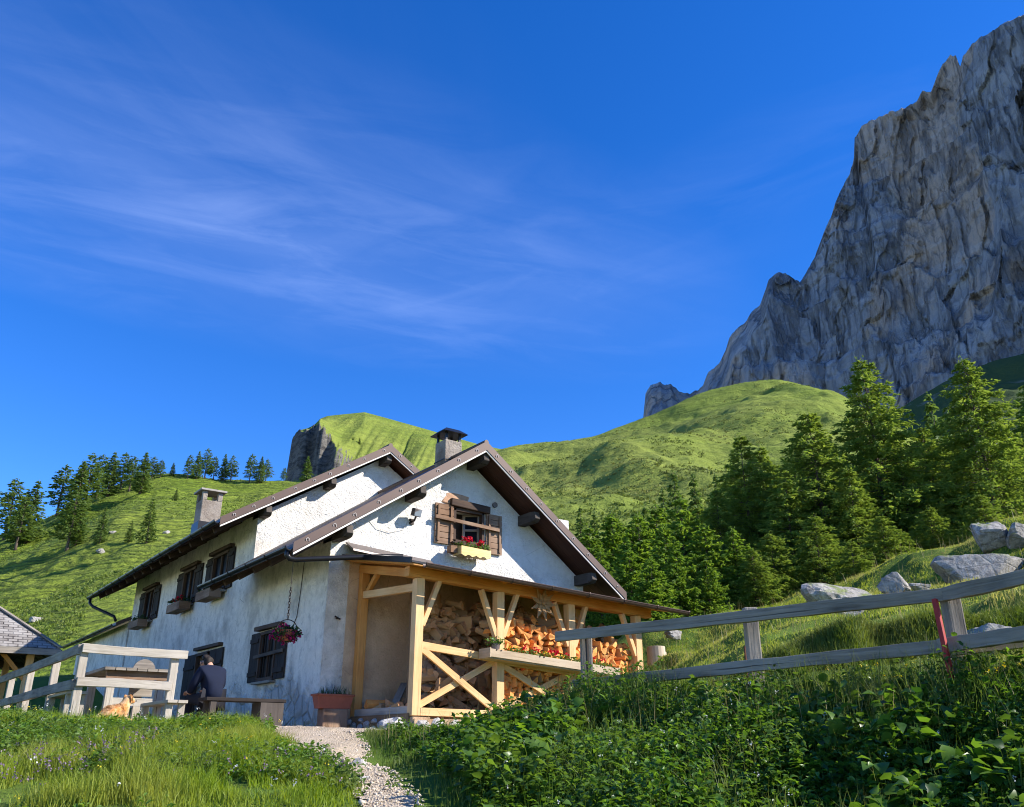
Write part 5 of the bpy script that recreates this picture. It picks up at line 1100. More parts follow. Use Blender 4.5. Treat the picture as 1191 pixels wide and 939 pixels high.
boulder(1070, 722, 10.2, (.13, .1, .09), 33, ang, 'small pale stone sticking out of the turf ledge behind the fence', n=3)
boulder(1148, 736, 9.4, (.30, .2, .16), 35, ang, 'dark rough stone under the turf ledge behind the right fence rail')
for k, (px, py, d, sz, lb) in enumerate([(88, 848, 11.2, (.085, .07, .06), 'white stone in the grass under the corner post of the terrace fence'), (417, 886, 8.7, (.085, .06, .05), 'white pointed stone at the right edge of the path, topmost of three'), (424, 906, 7.6, (.07, .05, .04), 'flat white stone at the path edge, the left of the lower two'), (441, 907, 7.6, (.05, .045, .04), 'little white stone at the path edge under the leafy bank'), (462, 842, 14.6, (.30, .2, .2), 'big pale stone lying against the stone footing below the porch post'), (433, 850, 13.8, (.12, .1, .07), 'pale field stone between the path and the big stone by the porch')]):
    boulder(px, py, d, sz, 50 + k, ang + .2 * k, lb, 'field_stone', 3, 'stone')
s = 0
for k, (px, py) in enumerate([(42, 722), (131, 620), (193, 620), (118, 643)]):
    p, d = hillA.foot(px, py); b = MB(); b.rock((0, 0, 0), (.7, .5, .35), 70 + k, 3, .3); o = b.build('rock', 'boulder', None); o.location = p
    tag(o, ['pale rock on the left hillside above the shelter roof', 'pale rock beside the lone spruces on the left hillside', 'pale rock on the left hillside just left of the rear chimney', 'grey rock low on the left hillside below the small spruces'][k], 'rock')
# ------------------------------------------------------------------ trees
def conifer(seed, H, Rb, whorls, per, clumps, cl, cw, droop, kind, z0=.12, power=.85, limb=True):
    "returns (trunk MB, crown arrays): limbs in uneven whorls, sprays of needles along limb and side twigs"
    r = np.random.default_rng(seed); s = MB(); rt = H * .014 + .03
    pts = [(math.sin(z * 9 + seed) * H * .003, math.cos(z * 7 + seed) * H * .003, z * H) for z in np.linspace(-.03, 1, 9)]; s.tube(pts, [max(rt * (1 - z), .012) * (1.35 if z < .03 else 1) for z in np.linspace(0, 1, 9)], 7)
    PP, DD, SS = [], [], []
    lop = 1 + .34 * vnoise(np.cos(np.linspace(0, 6.28, 64)) * 1.5, np.sin(np.linspace(0, 6.28, 64)) * 1.5, seed * 1.7)
    for i in range(whorls):
        q = z0 + (1 - z0) * (i + r.uniform(-.4, .4)) / whorls; q = min(max(q, z0 * .7), .985)
        prof = (1 - q) ** power * (1 if q > z0 + .12 else .55 + .45 * (q - z0 * .7) / (.12 + z0 * .3))
        nb = per if q < .8 else max(3, per - 2)
        a0 = r.uniform(0, 6.28)
        for j in range(nb):
            if r.random() < .17: continue
            a = a0 + 6.283 * j / nb + r.uniform(-.4, .4); L = Rb * prof * r.uniform(.55, 1.18) * lop[int(a / 6.2832 * 64) % 64] + .02 * H * (1 - q * .7)
            u = np.array([math.cos(a), math.sin(a), 0]); sd = np.array([-math.sin(a), math.cos(a), 0]); z = q * H; rise = r.uniform(.0, .30) * (1 if q > .5 else .6)
            def bp(t): return u * (L * t) + np.array([0, 0, z + L * (rise * t - droop * t * t + .10 * max(0, t - .75))])
            if limb and L > .5: s.tube([bp(0), bp(.45), bp(.85)], [max(.010 * H * .09 * (1 - q) + .012, .012), .014, .008], 4, False)
            n = max(3, int(clumps * (L / Rb) ** .8 * r.uniform(.7, 1.2)))
            t = r.uniform(.18, 1.05, n) ** .8; lat = r.normal(0, 1, n) * (1.08 - np.minimum(t, 1)) * L * .30
            pos = np.stack([bp(x) for x in t]) + sd[None] * lat[:, None] + np.array([0, 0, 1]) * (-np.abs(lat) * .18 + r.normal(0, .035 * L + .02, n))[:, None]
            dr = u[None] * .8 + sd[None] * (np.sign(lat) * r.uniform(.1, .9, n))[:, None] + r.normal(0, .35, (n, 3)); dr[:, 2] -= droop * .8
            PP.append(pos); DD.append(dr); SS.append(np.full(n, 1.0) * r.uniform(.7, 1.25, n))
    P = np.concatenate(PP); D = np.concatenate(DD); S = np.concatenate(SS)
    tp = np.stack([r.normal(0, .01 * H, 24), r.normal(0, .01 * H, 24), H * r.uniform(.95, 1.015, 24)], 1); P = np.concatenate([P, tp]); D = np.concatenate([D, r.normal(0, .4, (24, 3)) + np.array([0, 0, 1])]); S = np.concatenate([S, np.full(24, .6)])
    D = D / np.linalg.norm(D, axis=1, keepdims=True); N = r.normal(0, 1, P.shape); N[:, 2] += 1.2
    sd = np.cross(D, N); sd /= np.linalg.norm(sd, axis=1, keepdims=True) + 1e-9
    l = (cl * S)[:, None]; w = (cw * S)[:, None]
    if kind == 'larch':   # two crossed slim sprays
        up = np.cross(sd, D); V = np.stack([P - D * l * .4, P + sd * w, P + D * l * .6, P - sd * w, P - D * l * .3 + up * w * .2, P + up * w * .9 - D * l * .1, P + D * l * .75 + up * w * .3, P - up * w * .9 - D * l * .1], 1)
        idx = (np.arange(len(P))[:, None] * 8 + np.arange(8)[None]).ravel(); tot = np.full(len(P) * 2, 4)
    else:
        V = np.stack([P - D * l * .4, P + sd * w, P + D * l * .6 - np.array([0, 0, 1]) * l * .12, P - sd * w], 1); idx = np.arange(len(P) * 4); tot = np.full(len(P), 4)
    return s, (V.reshape(-1, 3), idx, tot)
TREES = {}
def tree_kind(key, needles, **k):
    s, (V, L, T_) = conifer(**k); me = bpy.data.meshes.new('trunk'); me.from_pydata(s.v, [], s.f); me.materials.append(M['bark']); me.polygons.foreach_set('use_smooth', [True] * len(me.polygons)); me.update()
    o = fast_mesh('crown', V, L, T_, needles); cm = o.data; bpy.data.objects.remove(o); TREES[key] = (me, cm, k['H'])
def plant_tree(key, loc, h, label, group, name='larch_tree', rot=None, wide=1.0):
    tm, cm, H = TREES[key]; o = bpy.data.objects.new(name, None); COL.objects.link(o); o.location = loc; sc = h / H; o.scale = (sc * wide, sc * wide, sc); o.rotation_euler = (0, 0, random.uniform(0, 6.28) if rot is None else rot)
    o['label'] = label; o['category'] = 'tree'
    if group: o['group'] = group
    for nm, me in (('trunk', tm), ('crown', cm)): c = bpy.data.objects.new(nm, me); COL.objects.link(c); c.parent = o
    return o
for k in range(4): tree_kind('larch%d' % k, 'larch_needles', seed=10 + k, H=16., Rb=4.3, whorls=60, per=8, clumps=78, cl=.31, cw=.058, droop=.24, kind='larch', z0=.13, power=.62)
for k in range(3): tree_kind('soft%d' % k, 'alder_leaves', seed=30 + k, H=10., Rb=2.7, whorls=40, per=8, clumps=42, cl=.26, cw=.085, droop=.05, kind='larch', z0=.04, power=.62)
for k in range(3): tree_kind('spruce%d' % k, 'spruce_needles', seed=50 + k, H=12., Rb=2.3, whorls=34, per=7, clumps=20, cl=.45, cw=.13, droop=.28, kind='spruce', z0=.08, power=.85)
for k in range(3): tree_kind('pine%d' % k, 'spruce_needles' if k != 1 else 'larch_needles', seed=70 + k, H=13., Rb=3.1, whorls=24, per=6, clumps=26, cl=.50, cw=.15, droop=.02, kind='spruce', z0=.22, power=.52)
def right_tree(key, px, ytop, d, label, group=None, name='larch_tree', wide=1.0):
    g = at(px, 700, d); r, dd_ = RD(g); z = float(land(r, dd_)) - .2 if d < 58 else float(max(hillC.z(r / d, d), land(r, min(dd_, 62)) * 0 + hillC.z(r / d, d))) - .2
    top_z = at(px, ytop, d)[2]; plant_tree(key, (g[0], g[1], z), top_z - z, label, group, name, None, wide)
right_tree('larch0', 1047, 419, 42, 'tall larch with a bare crown top, the highest left of the boulders', None)
right_tree('larch1', 1180, 418, 40, 'tall larch at the picture edge above the mossy boulder')
right_tree('larch2', 970, 480, 41, 'broad dark larch standing left of the tallest larch', None, wide=1.15)
right_tree('larch3', 881, 507, 43, 'twin topped larch, its taller left stem, in the middle of the wood')
right_tree('larch0', 903, 519, 45, 'twin topped larch, its shorter right stem, in the middle of the wood')
right_tree('larch2', 1109, 497, 44, 'light green larch just right of the tallest larch', None, wide=1.1)
right_tree('larch3', 1010, 545, 39, 'dark lower larch between the broad larch and the tallest larch', None, wide=1.25)
right_tree('larch1', 930, 560, 40, 'dark lower larch between the twin topped larch and the broad one', None, wide=1.2)
right_tree('larch1', 1075, 540, 41, 'shaded lower larch hard right of the tallest larch trunk', None, wide=1.25)
right_tree('larch0', 1140, 540, 42, 'lower larch left of the larch at the picture edge', None, wide=1.2)
right_tree('larch2', 845, 570, 42, 'slim dark larch left of the twin topped larch', None)
for px_, yt_, d_ in ((1260, 440, 44), (1330, 470, 42), (1400, 430, 46), (1300, 540, 40), (1450, 500, 42)): right_tree('larch%d' % (px_ % 4), px_, yt_, d_, 'lower dark tree filling the gaps of the larch wood', 'lower dark trees filling the wood')
right_tree('larch3', 1212, 500, 43, 'dark larch cut off by the picture edge', None, wide=1.2)
GS_ = 'broad light green trees right of the house roof'
for k, (px, yt, d) in enumerate([(688, 612, 46), (716, 600, 47), (748, 600, 40), (800, 578, 41), (778, 612, 37), (826, 612, 37), (700, 640, 38), (860, 615, 37), (735, 640, 35), (670, 630, 50), (770, 590, 48), (812, 600, 46), (730, 610, 52), (790, 640, 34), (760, 650, 33), (825, 650, 34)]): right_tree('soft%d' % (k % 3), px, yt, d, 'light green broad tree in the low row between the house roof and the larches', GS_, 'deciduous_tree', 1.05 + .1 * (k % 3))
for k, (px, yt, d) in enumerate([(905, 620, 36), (960, 600, 36), (1040, 600, 36), (1000, 630, 34), (1100, 590, 37), (1165, 575, 36), (880, 640, 35), (925, 545, 52), (950, 530, 54), (990, 520, 55), (1025, 535, 52), (1085, 525, 54), (1060, 500, 56), (1150, 520, 52), (1125, 560, 50), (860, 560, 52), (840, 600, 50), (820, 590, 54)]): right_tree('larch%d' % (k % 4), px, yt, d, 'lower dark tree filling the gaps of the larch wood', 'lower dark trees filling the wood', 'larch_tree', 1.45)
for k, (px, yt, d, lb) in enumerate([(794, 549, 70, 'slim spruce standing above the row of light green trees, left of its pair'), (818, 551, 72, 'slim spruce standing above the row of light green trees, right of its pair'), (845, 553, 75, 'slim spruce on the hill foot behind the twin topped larch'), (757, 588, 66, 'spruce poking out behind the light green trees'), (779, 568, 68, 'spruce behind the light green trees left of the slim pair'), (678, 590, 74, 'small spruce on the hill foot nearest the house roof'), (695, 596, 72, 'second small spruce up the hill foot from the house roof'), (715, 594, 72, 'dark small spruce above the light green trees near the house roof'), (743, 597, 70, 'small spruce above the middle of the light green trees'), (1128, 488, 70, 'thin pale larch behind the light green larch'), (1126, 459, 110, 'distant thin larch on the scree below the rock wall'), (1148, 480, 90, 'distant larch left of the larch at the picture edge')]): right_tree('spruce%d' % (k % 3), px, yt, d, lb, None, 'spruce_tree')
# left hill
LT = [(5, 628, 556), (30, 632, 558), (18, 640, 575), (66, 600, 540), (85, 606, 535), (98, 590, 527), (112, 580, 528), (125, 578, 525), (140, 570, 526), (150, 572, 530), (163, 574, 525), (176, 558, 530), (186, 556, 534), (200, 554, 537), (78, 640, 572),
      (218, 557, 528), (228, 557, 524), (238, 557, 521), (248, 558, 530), (259, 559, 527), (268, 560, 529), (290, 562, 527), (302, 562, 530), (309, 560, 533), (330, 560, 543), (356, 560, 530)]
GL = {0: ('dark conifer in the clump at the left picture edge on the hillside', 'conifers at the left picture edge'), 1: ('dark conifer in the long clump on the left hill crest, left of the rear chimney', 'conifers on the left hill crest'), 2: ('dark conifer in the group on the crest behind the rear chimney', 'conifers behind the rear chimney'), 3: ('dark conifer on the crest between the rear chimney and the crag', 'conifers between the chimney and the crag')}
for k, (px, yb, yt) in enumerate(LT):
    p, d = (hillA.foot(px, yb)); top_z = at(px, yt, d)[2]; g = 0 if px < 40 else 1 if px < 210 else 2 if px < 280 else 3
    key = ('pine%d' % (k % 3)) if k % 3 != 1 else 'spruce%d' % (k % 3)
    plant_tree(key, p + np.array([0, 0, -.3]), max(top_z - p[2], 3), GL[g][0], GL[g][1], 'conifer_tree', None, 1.6 if px < 210 else 1.35)
for px, yb, yt, lb in [(170, 632, 577, 'pointed spruce standing alone on the slope left of the rear chimney'), (150, 631, 603, 'small round spruce at the foot of the lone pointed spruce'), (116, 632, 588, 'pale slender larch on the slope left of the pointed spruce'), (204, 582, 566, 'tiny spruce on the slope just left of the rear chimney'), (88, 634, 580, 'slender larch on the slope below the crest clump'), (20, 634, 570, 'young spruce with a visible trunk at the left edge of the slope')]:
    p, d = hillA.foot(px, yb); top_z = at(px, yt, d)[2]; plant_tree('spruce%d' % (px % 3), p + np.array([0, 0, -.3]), max(top_z - p[2], 2), lb, None, 'spruce_tree', None, 1.3)
for px, yb, yt, lb in [(410, 518, 510, 'tiny spruce on the grass above the crag, left of two'), (418, 518, 511, 'tiny spruce on the grass above the crag, right of two')]:
    t_, e_ = te(px, yb); D_ = 470.; p = W(t_ * D_, D_, e_ * D_ + CAM[2]); z = at(px, yt, D_)[2]; plant_tree('spruce1', p, z - p[2] + 1, lb, None, 'spruce_tree', None, 1.3)
# low scrub, tussocks and small stones scattered over the far slopes
def scrub(hill, n, x0, x1, dlo, dhi, hs, keep, mat, name, label, cat='shrubs'):
    t0, t1 = te(x0, 540)[0], te(x1, 540)[0]; t_ = rng.uniform(t0, t1, n); d = dlo * (dhi / dlo) ** rng.random(n); k = keep(t_ * d, d); t_, d = t_[k], d[k]; z = hill.z(t_, d); m = 9
    P = np.stack([CAM[0] + t_ * d * RV[0] + d * FV[0], CAM[1] + t_ * d * RV[1] + d * FV[1], z], 1); h = rng.uniform(*hs, len(P)) * (d / d.mean()) ** .3; k = np.repeat(np.arange(len(P)), m)
    Q = P[k] + rng.normal(0, .5, (len(k), 3)) * h[k][:, None] * np.array([1.3, 1.3, .15]); V, L, T_ = blades(Q, h[k] * rng.uniform(.5, 1.1, len(k)), h[k] * .55, 1.0, .5); o = fast_mesh(name, V, L, T_, mat); return tag(o, label, cat, kind='stuff')
scrub(hillA, 9000, -40, 340, 48, 235, (.12, .34), lambda x, d: fbm(x * .05, d * .03, 0, 4, 7) > -.1, 'ledge_blade', 'hill_tussocks', 'coarse grass tussocks scattered over the left hillside', 'grass')
scrub(hillC, 7000, 600, 1080, 130, 425, (.22, .62), lambda x, d: fbm(x * .022, d * .016, 0, 4, 17) > .22, 'scrub_leaf', 'alpine_scrub', 'low scrub and tussocks dotting the green hill', 'shrubs')
scrub(hillC, 1800, 600, 900, 62, 170, (.2, .7), lambda x, d: fbm(x * .05, d * .04, 0, 4, 23) > .0, 'scrub_leaf', 'alpine_scrub', 'low scrub on the hill foot above the light green trees', 'shrubs')
# ------------------------------------------------------------------ grass and herbs
def scatter(n, r0, r1, d0, d1, keep):
    r = rng.uniform(r0, r1, n); d = rng.uniform(d0, d1, n); k = keep(r, d); r, d = r[k], d[k]; z = land(r, d)
    P = np.empty((len(r), 3)); P[:, 0] = CAM[0] + r * RV[0] + d * FV[0]; P[:, 1] = CAM[1] + r * RV[1] + d * FV[1]; P[:, 2] = z - .01; return P, r, d
def indoor(P): return (P[:, 0] > -.05) & (P[:, 1] > -.05) & (P[:, 1] < 16) | (P[:, 0] > .45) & (P[:, 0] < 6.3) & (P[:, 1] > -2.55) & (P[:, 1] < 0)
bank_right = lambda r, d: d - (9.95 - .93 * (r - .3))          # 0 on the fence line, negative towards the camera
def leftk(r, d): return (path_edge(r, d) < .03) & (r < np.interp(d, PL[:, 0], PL[:, 1]) + .1)
P, r, d = scatter(210000, -8.5, -.2, 5.6, 13.2, lambda r, d: leftk(r, d) & (r > -.78 * d + .6) & (fbm(r * 1.1, d * 1.1, 0, 3, 12) > -.55) & (d < 12.2 + .6 * vnoise(r * 2, 3)))
cl = fbm(P[:, 0] * 1.6, P[:, 1] * 1.6, 0, 3, 15); H = np.clip(.14 + .14 * cl, .05, .36) * rng.uniform(.5, 1.35, len(P)) * np.interp(d, [11, 12.6], [1, .6]); H *= np.clip(.35 + 2.2 * -path_edge(r, d), .35, 1)
v = blades(P, H, rng.uniform(.004, .009, len(P)), .75, .35); o = fast_mesh('bank_grass', *v, 'grass_blade'); tag(o, 'bright green meadow grass on the left bank', 'grass', kind='stuff')
def herbs(P, Hs, npl, ls, mat, name, label, cat='plants', up=.5, aspect=(.45, .75)):
    n = len(P) * npl; pi = np.repeat(np.arange(len(P)), npl); q = rng.uniform(.25, 1, n); a = rng.uniform(0, 6.28, n); base = P[pi].copy(); h = Hs[pi]
    ln = np.stack([np.cos(a), np.sin(a), 0 * a], 1); base[:, 2] += q * h; base += ln * (rng.uniform(0, .05, n))[:, None] * (1.2 - q)[:, None]
    D = ln + np.stack([0 * a, 0 * a, rng.normal(up * .4, .45, n)], 1); N = np.stack([rng.normal(0, .45, n), rng.normal(0, .45, n), np.ones(n)], 1); L = ls * rng.uniform(.55, 1.35, n) * (1.15 - .5 * q)
    v1 = leaves(base, L, L * rng.uniform(*aspect, n), N, D, .25, .3); v2 = blades(P, Hs * 1.02, np.full(len(P), .006), .15, .05); V, Lo, T_, MI = merge([v1, v2])
    o = fast_mesh(name, V, Lo, T_, [mat, 'hedge_blade'], None, False, MI); return tag(o, label, cat, kind='stuff')
P, r, d = scatter(9000, -8, -.5, 5.8, 11.6, lambda r, d: leftk(r, d) & (fbm(r * .9, d * .9, 0, 3, 44) > .0) & (r > -.78 * d + .6))
herbs(P, rng.uniform(.08, .24, len(P)), 11, .065, 'bank_leaf', 'bank_herbs', 'small leafy herbs among the grass of the left bank', aspect=(.3, .55))
# flower spots
def specks(P, hs, r, mat, name, label, n=5):
    k = np.repeat(np.arange(len(P)), n); Q = P[k] + np.stack([0 * k, 0 * k, hs[k]], 1) + rng.normal(0, r * .9, (len(k), 3)); D = rand_unit(len(k)); N = rand_unit(len(k)); N[:, 2] = abs(N[:, 2]) + .3
    v1 = leaves(Q, np.full(len(k), r * 1.4), np.full(len(k), r), N, D, .2, .2); v2 = blades(P, hs * 1.0, np.full(len(P), .004), .1, .02); V, Lo, T_, MI = merge([v1, v2]); o = fast_mesh(name, V, Lo, T_, [mat, 'hedge_blade'], None, False, MI); return tag(o, label, 'flowers', kind='stuff')
P, r, d = scatter(900, -5, -1.2, 5.6, 9.5, lambda r, d: leftk(r, d) & ((((r + 3.6) / .55) ** 2 + ((d - 7.6) / 1.1) ** 2 < 1) | (((r + 1.75) / .9) ** 2 + ((d - 7.1) / .6) ** 2 < 1) & (rng.random(len(r)) < .4)))
specks(P, rng.uniform(.12, .26, len(P)), .012, 'petal_purple', 'thyme_flowers', 'dull purple flower heads in the grass of the left bank', 5)
P, r, d = scatter(70, -7, -.8, 6, 12, leftk); specks(P, rng.uniform(.12, .26, len(P)), .014, 'petal_white', 'white_flowers', 'scattered small white flowers on the left bank')
P, r, d = scatter(70, -7, -.8, 6, 12, leftk); specks(P, rng.uniform(.12, .22, len(P)), .011, 'petal_yellow', 'yellow_flowers', 'scattered small yellow flowers on the left bank')
# the leafy bank on the right
def rightk(r, d): return (r < .72 * d + 3.5) & (r > np.interp(d, PR[:, 0], PR[:, 1]) + .05) & (path_edge(r, d) < .02) & (bank_right(r, d) < .25)
P, r, d = scatter(150000, -2.4, 7.6, 3.6, 12.6, lambda r, d: rightk(r, d) & (fbm(r * 1.0, d * 1.0, 0, 3, 62) > -.6))
br = bank_right(r, d); edge = sstep(-1.8, -.2, br); H = np.interp(d, [9.0, 11.0], [1, .38]) * (.22 + .24 * edge + .10 * fbm(P[:, 0] * 1.3, P[:, 1] * 1.3, 0, 3, 66)) * rng.uniform(.5, 1.25, len(P)) * np.clip(.4 + 1.2 * (r - np.interp(d, PR[:, 0], PR[:, 1])), .35, 1)
kk = rng.random(len(P)) < .30 + .6 * edge; v = blades(P[kk], np.clip(H[kk], .06, .6), rng.uniform(.004, .009, kk.sum()), .55, .3); o = fast_mesh('bank_grass', *v, 'hedge_blade'); tag(o, 'tall dark green grass on the right bank below the fence', 'grass', kind='stuff')
P, r, d = scatter(14000, -2.0, 7.6, 3.6, 12.0, lambda r, d: rightk(r, d) & (r > np.interp(d, PR[:, 0], PR[:, 1]) + .35) & (bank_right(r, d) < .1))
br = bank_right(r, d); herbs(P, np.clip(.20 + .13 * sstep(-1.6, -.3, br) + .12 * fbm(r * 1.2, d * 1.2, 0, 3, 71), .08, .55) * np.interp(d, [9.2, 11.2], [1, .45]) * rng.uniform(.6, 1.3, len(P)), 14, .07, 'hedge_leaf', 'bank_undergrowth', 'dense dark leafy undergrowth covering the right bank', up=.6)
P, r, d = scatter(2600, -.4, 7.6, 3.6, 10, lambda r, d: rightk(r, d) & (bank_right(r, d) < -.2) & (fbm(r * .8, d * .8, 0, 3, 81) > .0))
herbs(P, rng.uniform(.22, .42, len(P)), 8, .12, 'hedge_leaf', 'broad_leaved_undergrowth', 'broad rounded leaves standing in the right bank undergrowth', up=.3, aspect=(.75, 1.0))
P, r, d = scatter(1700, -1.5, 6.2, 4.4, 11, lambda r, d: rightk(r, d) & (bank_right(r, d) > -1.6)); v = blades(P, rng.uniform(.3, .58, len(P)), np.full(len(P), .0045), .5, .2); o = fast_mesh('grass_stalks', *v, 'straw'); tag(o, 'thin dry grass stalks rising along the top of the right bank', 'grass', kind='stuff')
P, r, d = scatter(420, 2.6, 5.4, 4.6, 8, lambda r, d: rightk(r, d) & (bank_right(r, d) > -.75)); specks(P, rng.uniform(.28, .42, len(P)), .011, 'petal_yellow', 'yellow_flowers', 'small yellow flowers along the top of the right bank')
P, r, d = scatter(130, -.5, 6, 4.4, 9.5, rightk); specks(P, rng.uniform(.2, .36, len(P)), .009, 'petal_white', 'white_flowers', 'scattered small white flowers on the right bank')
# single big-leaved docks that stand out
docks = [(578, 860, 8.9, .21, 'pale dock plant at the left of the big leaves, lit tip upward'), (612, 868, 8.3, .30, 'big bright dock leaves standing upright left of the bank middle'), (604, 905, 7.2, .26, 'large dark dock plant low on the bank under the upright leaves'), (700, 838, 8.6, .27, 'bright dock with two tall pale leaves below the left fence post'), (722, 832, 8.6, .30, 'tallest bright dock leaf right of the pale pair below the fence post'), (690, 890, 7.3, .17, 'small rounded dock low on the bank below the tall bright leaf'),
         (1110, 880, 5.6, .17, 'broad dark butterbur leaves low down below the red stake'), (1040, 890, 5.8, .16, 'dark broad leaved plant left of the butterbur below the fence'), (1170, 850, 5.2, .16, 'leafy plant at the right picture edge on the bank'), (930, 900, 6.3, .16, 'broad leaved plant low in the middle of the right bank'), (835, 850, 7.4, .15, 'round leaved plant below the middle fence post')]
for k, (px, py, d_, L0, lb) in enumerate(docks):
    p = at(px, py, d_); z = landz(p[0], p[1]); o = thing('dock_plant', lb, 'plant', (p[0], p[1], z)); n = 5 if L0 > .2 else 8; top = max(p[2] - z - L0 * .55, .12)
    for j in range(n):
        a = 6.283 * j / n + random.uniform(-.4, .4); ln = np.array([math.cos(a), math.sin(a), 0]); up = random.uniform(.5, 1.5) if L0 > .2 else random.uniform(-.05, .5); h = top * random.uniform(.55, 1.0); b = ln * random.uniform(.03, .09)
        sp = MB(); sp.tube([(0, 0, 0), tuple(b * .5 + np.array([0, 0, h * .5])), tuple(b + np.array([0, 0, h]))], .005, 5, False); sp.v = [tuple(Vector(q) + ORG[o.name]) for q in sp.v]
        D = (ln + np.array([0, 0, up]))[None]; N = (np.array([0, 0, 1.]) - ln * up * .8 + rng.normal(0, .15, 3))[None]; L = L0 * random.uniform(.7, 1.15)
        V, Lo, T_ = leaves((b + np.array([0, 0, h]))[None], np.array([L]), np.array([L * random.uniform(.5, .62) if L0 > .2 else L * .95]), N, D, .12, .22); sub = fast_mesh('leaf', V, Lo, T_, 'dock_leaf' if L0 > .2 and k != 2 else 'hedge_leaf', o, True)
        m_ = sub.modifiers.new('sub', 'SUBSURF'); m_.levels = 2; m_.render_levels = 2; sp.build('stem', 'hedge_blade', sub)
# sunny meadow behind the fence
P, r, d = scatter(330000, .6, 17, 5.0, 24, lambda r, d: (bank_right(r, d) > .1) & (r < .75 * d + 5) & (r > .02 * d - .2))
k = ~indoor(P); P, r, d = P[k], r[k], d[k]; cl = fbm(P[:, 0] * 1.1, P[:, 1] * 1.1, 0, 3, 91); H = np.clip(.05 + .06 * cl, .02, .2) * rng.uniform(.5, 1.35, len(P)); v = blades(P, H, rng.uniform(.006, .013, len(P)), .7, .35); o = fast_mesh('meadow_grass', *v, 'meadow_blade'); tag(o, 'sunny yellow green grass of the meadow behind the fence', 'grass', kind='stuff')
P, r, d = scatter(1300, 1, 12, 9, 23, lambda r, d: (bank_right(r, d) > .5) & (r < .75 * d)); k = ~indoor(P); P = P[k]; v = blades(P, rng.uniform(.2, .42, len(P)), np.full(len(P), .006), .5, .2); o = fast_mesh('grass_stalks', *v, 'straw'); tag(o, 'thin dry grass stalks on the sunny meadow', 'grass', kind='stuff')
n = 46000; r = rng.uniform(1.8, 9.5, n); d = 9.75 - .10 * (r - 3.5) + .55 * vnoise(r * .8, 1.3) + .2 * vnoise(r * 2.7, 4.1) + rng.uniform(-.15, .75, n); k = (bank_right(r, d) > .15); r, d = r[k], d[k]; P = np.stack([CAM[0] + r * RV[0] + d * FV[0], CAM[1] + r * RV[1] + d * FV[1], land(r, d) - .01], 1)
v = blades(P, rng.uniform(.08, .24, len(P)), rng.uniform(.006, .012, len(P)), 1.1, .6); o = fast_mesh('ledge_grass', *v, 'ledge_blade'); tag(o, 'thick dark overhanging grass on the turf ledge behind the fence', 'grass', kind='stuff')  # meadow green darkened: the overhung face's shade is put into the colour
# terrace edge and foot of the walls
P, r, d = scatter(60000, -14, .5, 12, 24, lambda r, d: (path_edge(r, d) < -.05) & (r > -.75 * d))
k = ~indoor(P) & (P[:, 0] < .6); P = P[k]; H = np.clip(.07 + .06 * fbm(P[:, 0], P[:, 1], 0, 3, 95), .02, .2) * rng.uniform(.5, 1.4, len(P)); v = blades(P, H, rng.uniform(.006, .012, len(P)), .7, .3); o = fast_mesh('terrace_grass', *v, 'grass_blade'); tag(o, 'short grass on the terrace round the tables', 'grass', kind='stuff')
P = np.stack([rng.uniform(-6, -.1, 900), rng.uniform(-3.2, 1, 900), np.zeros(900)], 1); P = P[(P[:, 1] > -1.6 + .5 * np.sin(P[:, 0] * 3)) | (P[:, 0] < -3.4)]; rq = [RD(p) for p in P]; P[:, 2] = land(np.array([a for a, _ in rq]), np.array([b for _, b in rq])); v = blades(P, rng.uniform(.10, .34, len(P)), np.full(len(P), .007), .45, .2); o = fast_mesh('tall_weeds', *v, 'dim_leaf'); tag(o, 'tall weeds growing round the bench legs', 'grass', kind='stuff')
# ------------------------------------------------------------------ light, sky, camera
SUN = Vector((1.05, -1.0, .98)).normalized(); el = math.asin(SUN.z); az = math.atan2(SUN.x, SUN.y)
w = bpy.data.worlds.new('World'); SC.world = w; w.use_nodes = True; t = NT(w.node_tree); t.n.clear()
sk = t.n.new('ShaderNodeTexSky'); sk.sky_type = 'NISHITA'; sk.sun_disc = False; sk.sun_elevation = el; sk.sun_rotation = az; sk.altitude = 1800; sk.air_density = 1.0; sk.dust_density = .2; sk.ozone_density = 4.0
hs = t.n.new('ShaderNodeHueSaturation'); hs.inputs['Saturation'].default_value = SKY_SAT; hs.inputs['Value'].default_value = 1.12; hs.inputs['Hue'].default_value = .514; t.link(sk.outputs[0], hs.inputs['Color'])
tc = t.n.new('ShaderNodeTexCoord').outputs['Generated']; sp = t.n.new('ShaderNodeSeparateXYZ'); t.link(tc, sp.inputs[0])
# thin cirrus: sky direction projected on a high level sheet
zz = t.math('MAXIMUM', sp.outputs[2], .06); px_ = t.math('DIVIDE', sp.outputs[0], zz); py_ = t.math('DIVIDE', sp.outputs[1], zz); cb = t.n.new('ShaderNodeCombineXYZ'); t.setv(cb.inputs[0], px_); t.setv(cb.inputs[1], py_)
def sheet(x, y): v_ = ray(x, y); return np.array([v_[0] / v_[2], v_[1] / v_[2]])
def place(a, c): q = sheet(*c) - sheet(*a); return math.atan2(q[1], q[0])
def wisps(a, c, stretch, scale, lo, hi, seed):
    mp = t.n.new('ShaderNodeMapping'); mp.vector_type = 'TEXTURE'; mp.inputs['Rotation'].default_value = (0, 0, place(a, c)); mp.inputs['Scale'].default_value = (stretch, 1, 1); mp.inputs['Location'].default_value = (seed, seed * .7, 0)
    t.link(cb.outputs[0], mp.inputs[0]); n = t.noise(mp.outputs[0], scale, 8, .60, .7); return t.ramp(n, [(lo, 0.0), (hi, 1.0)])
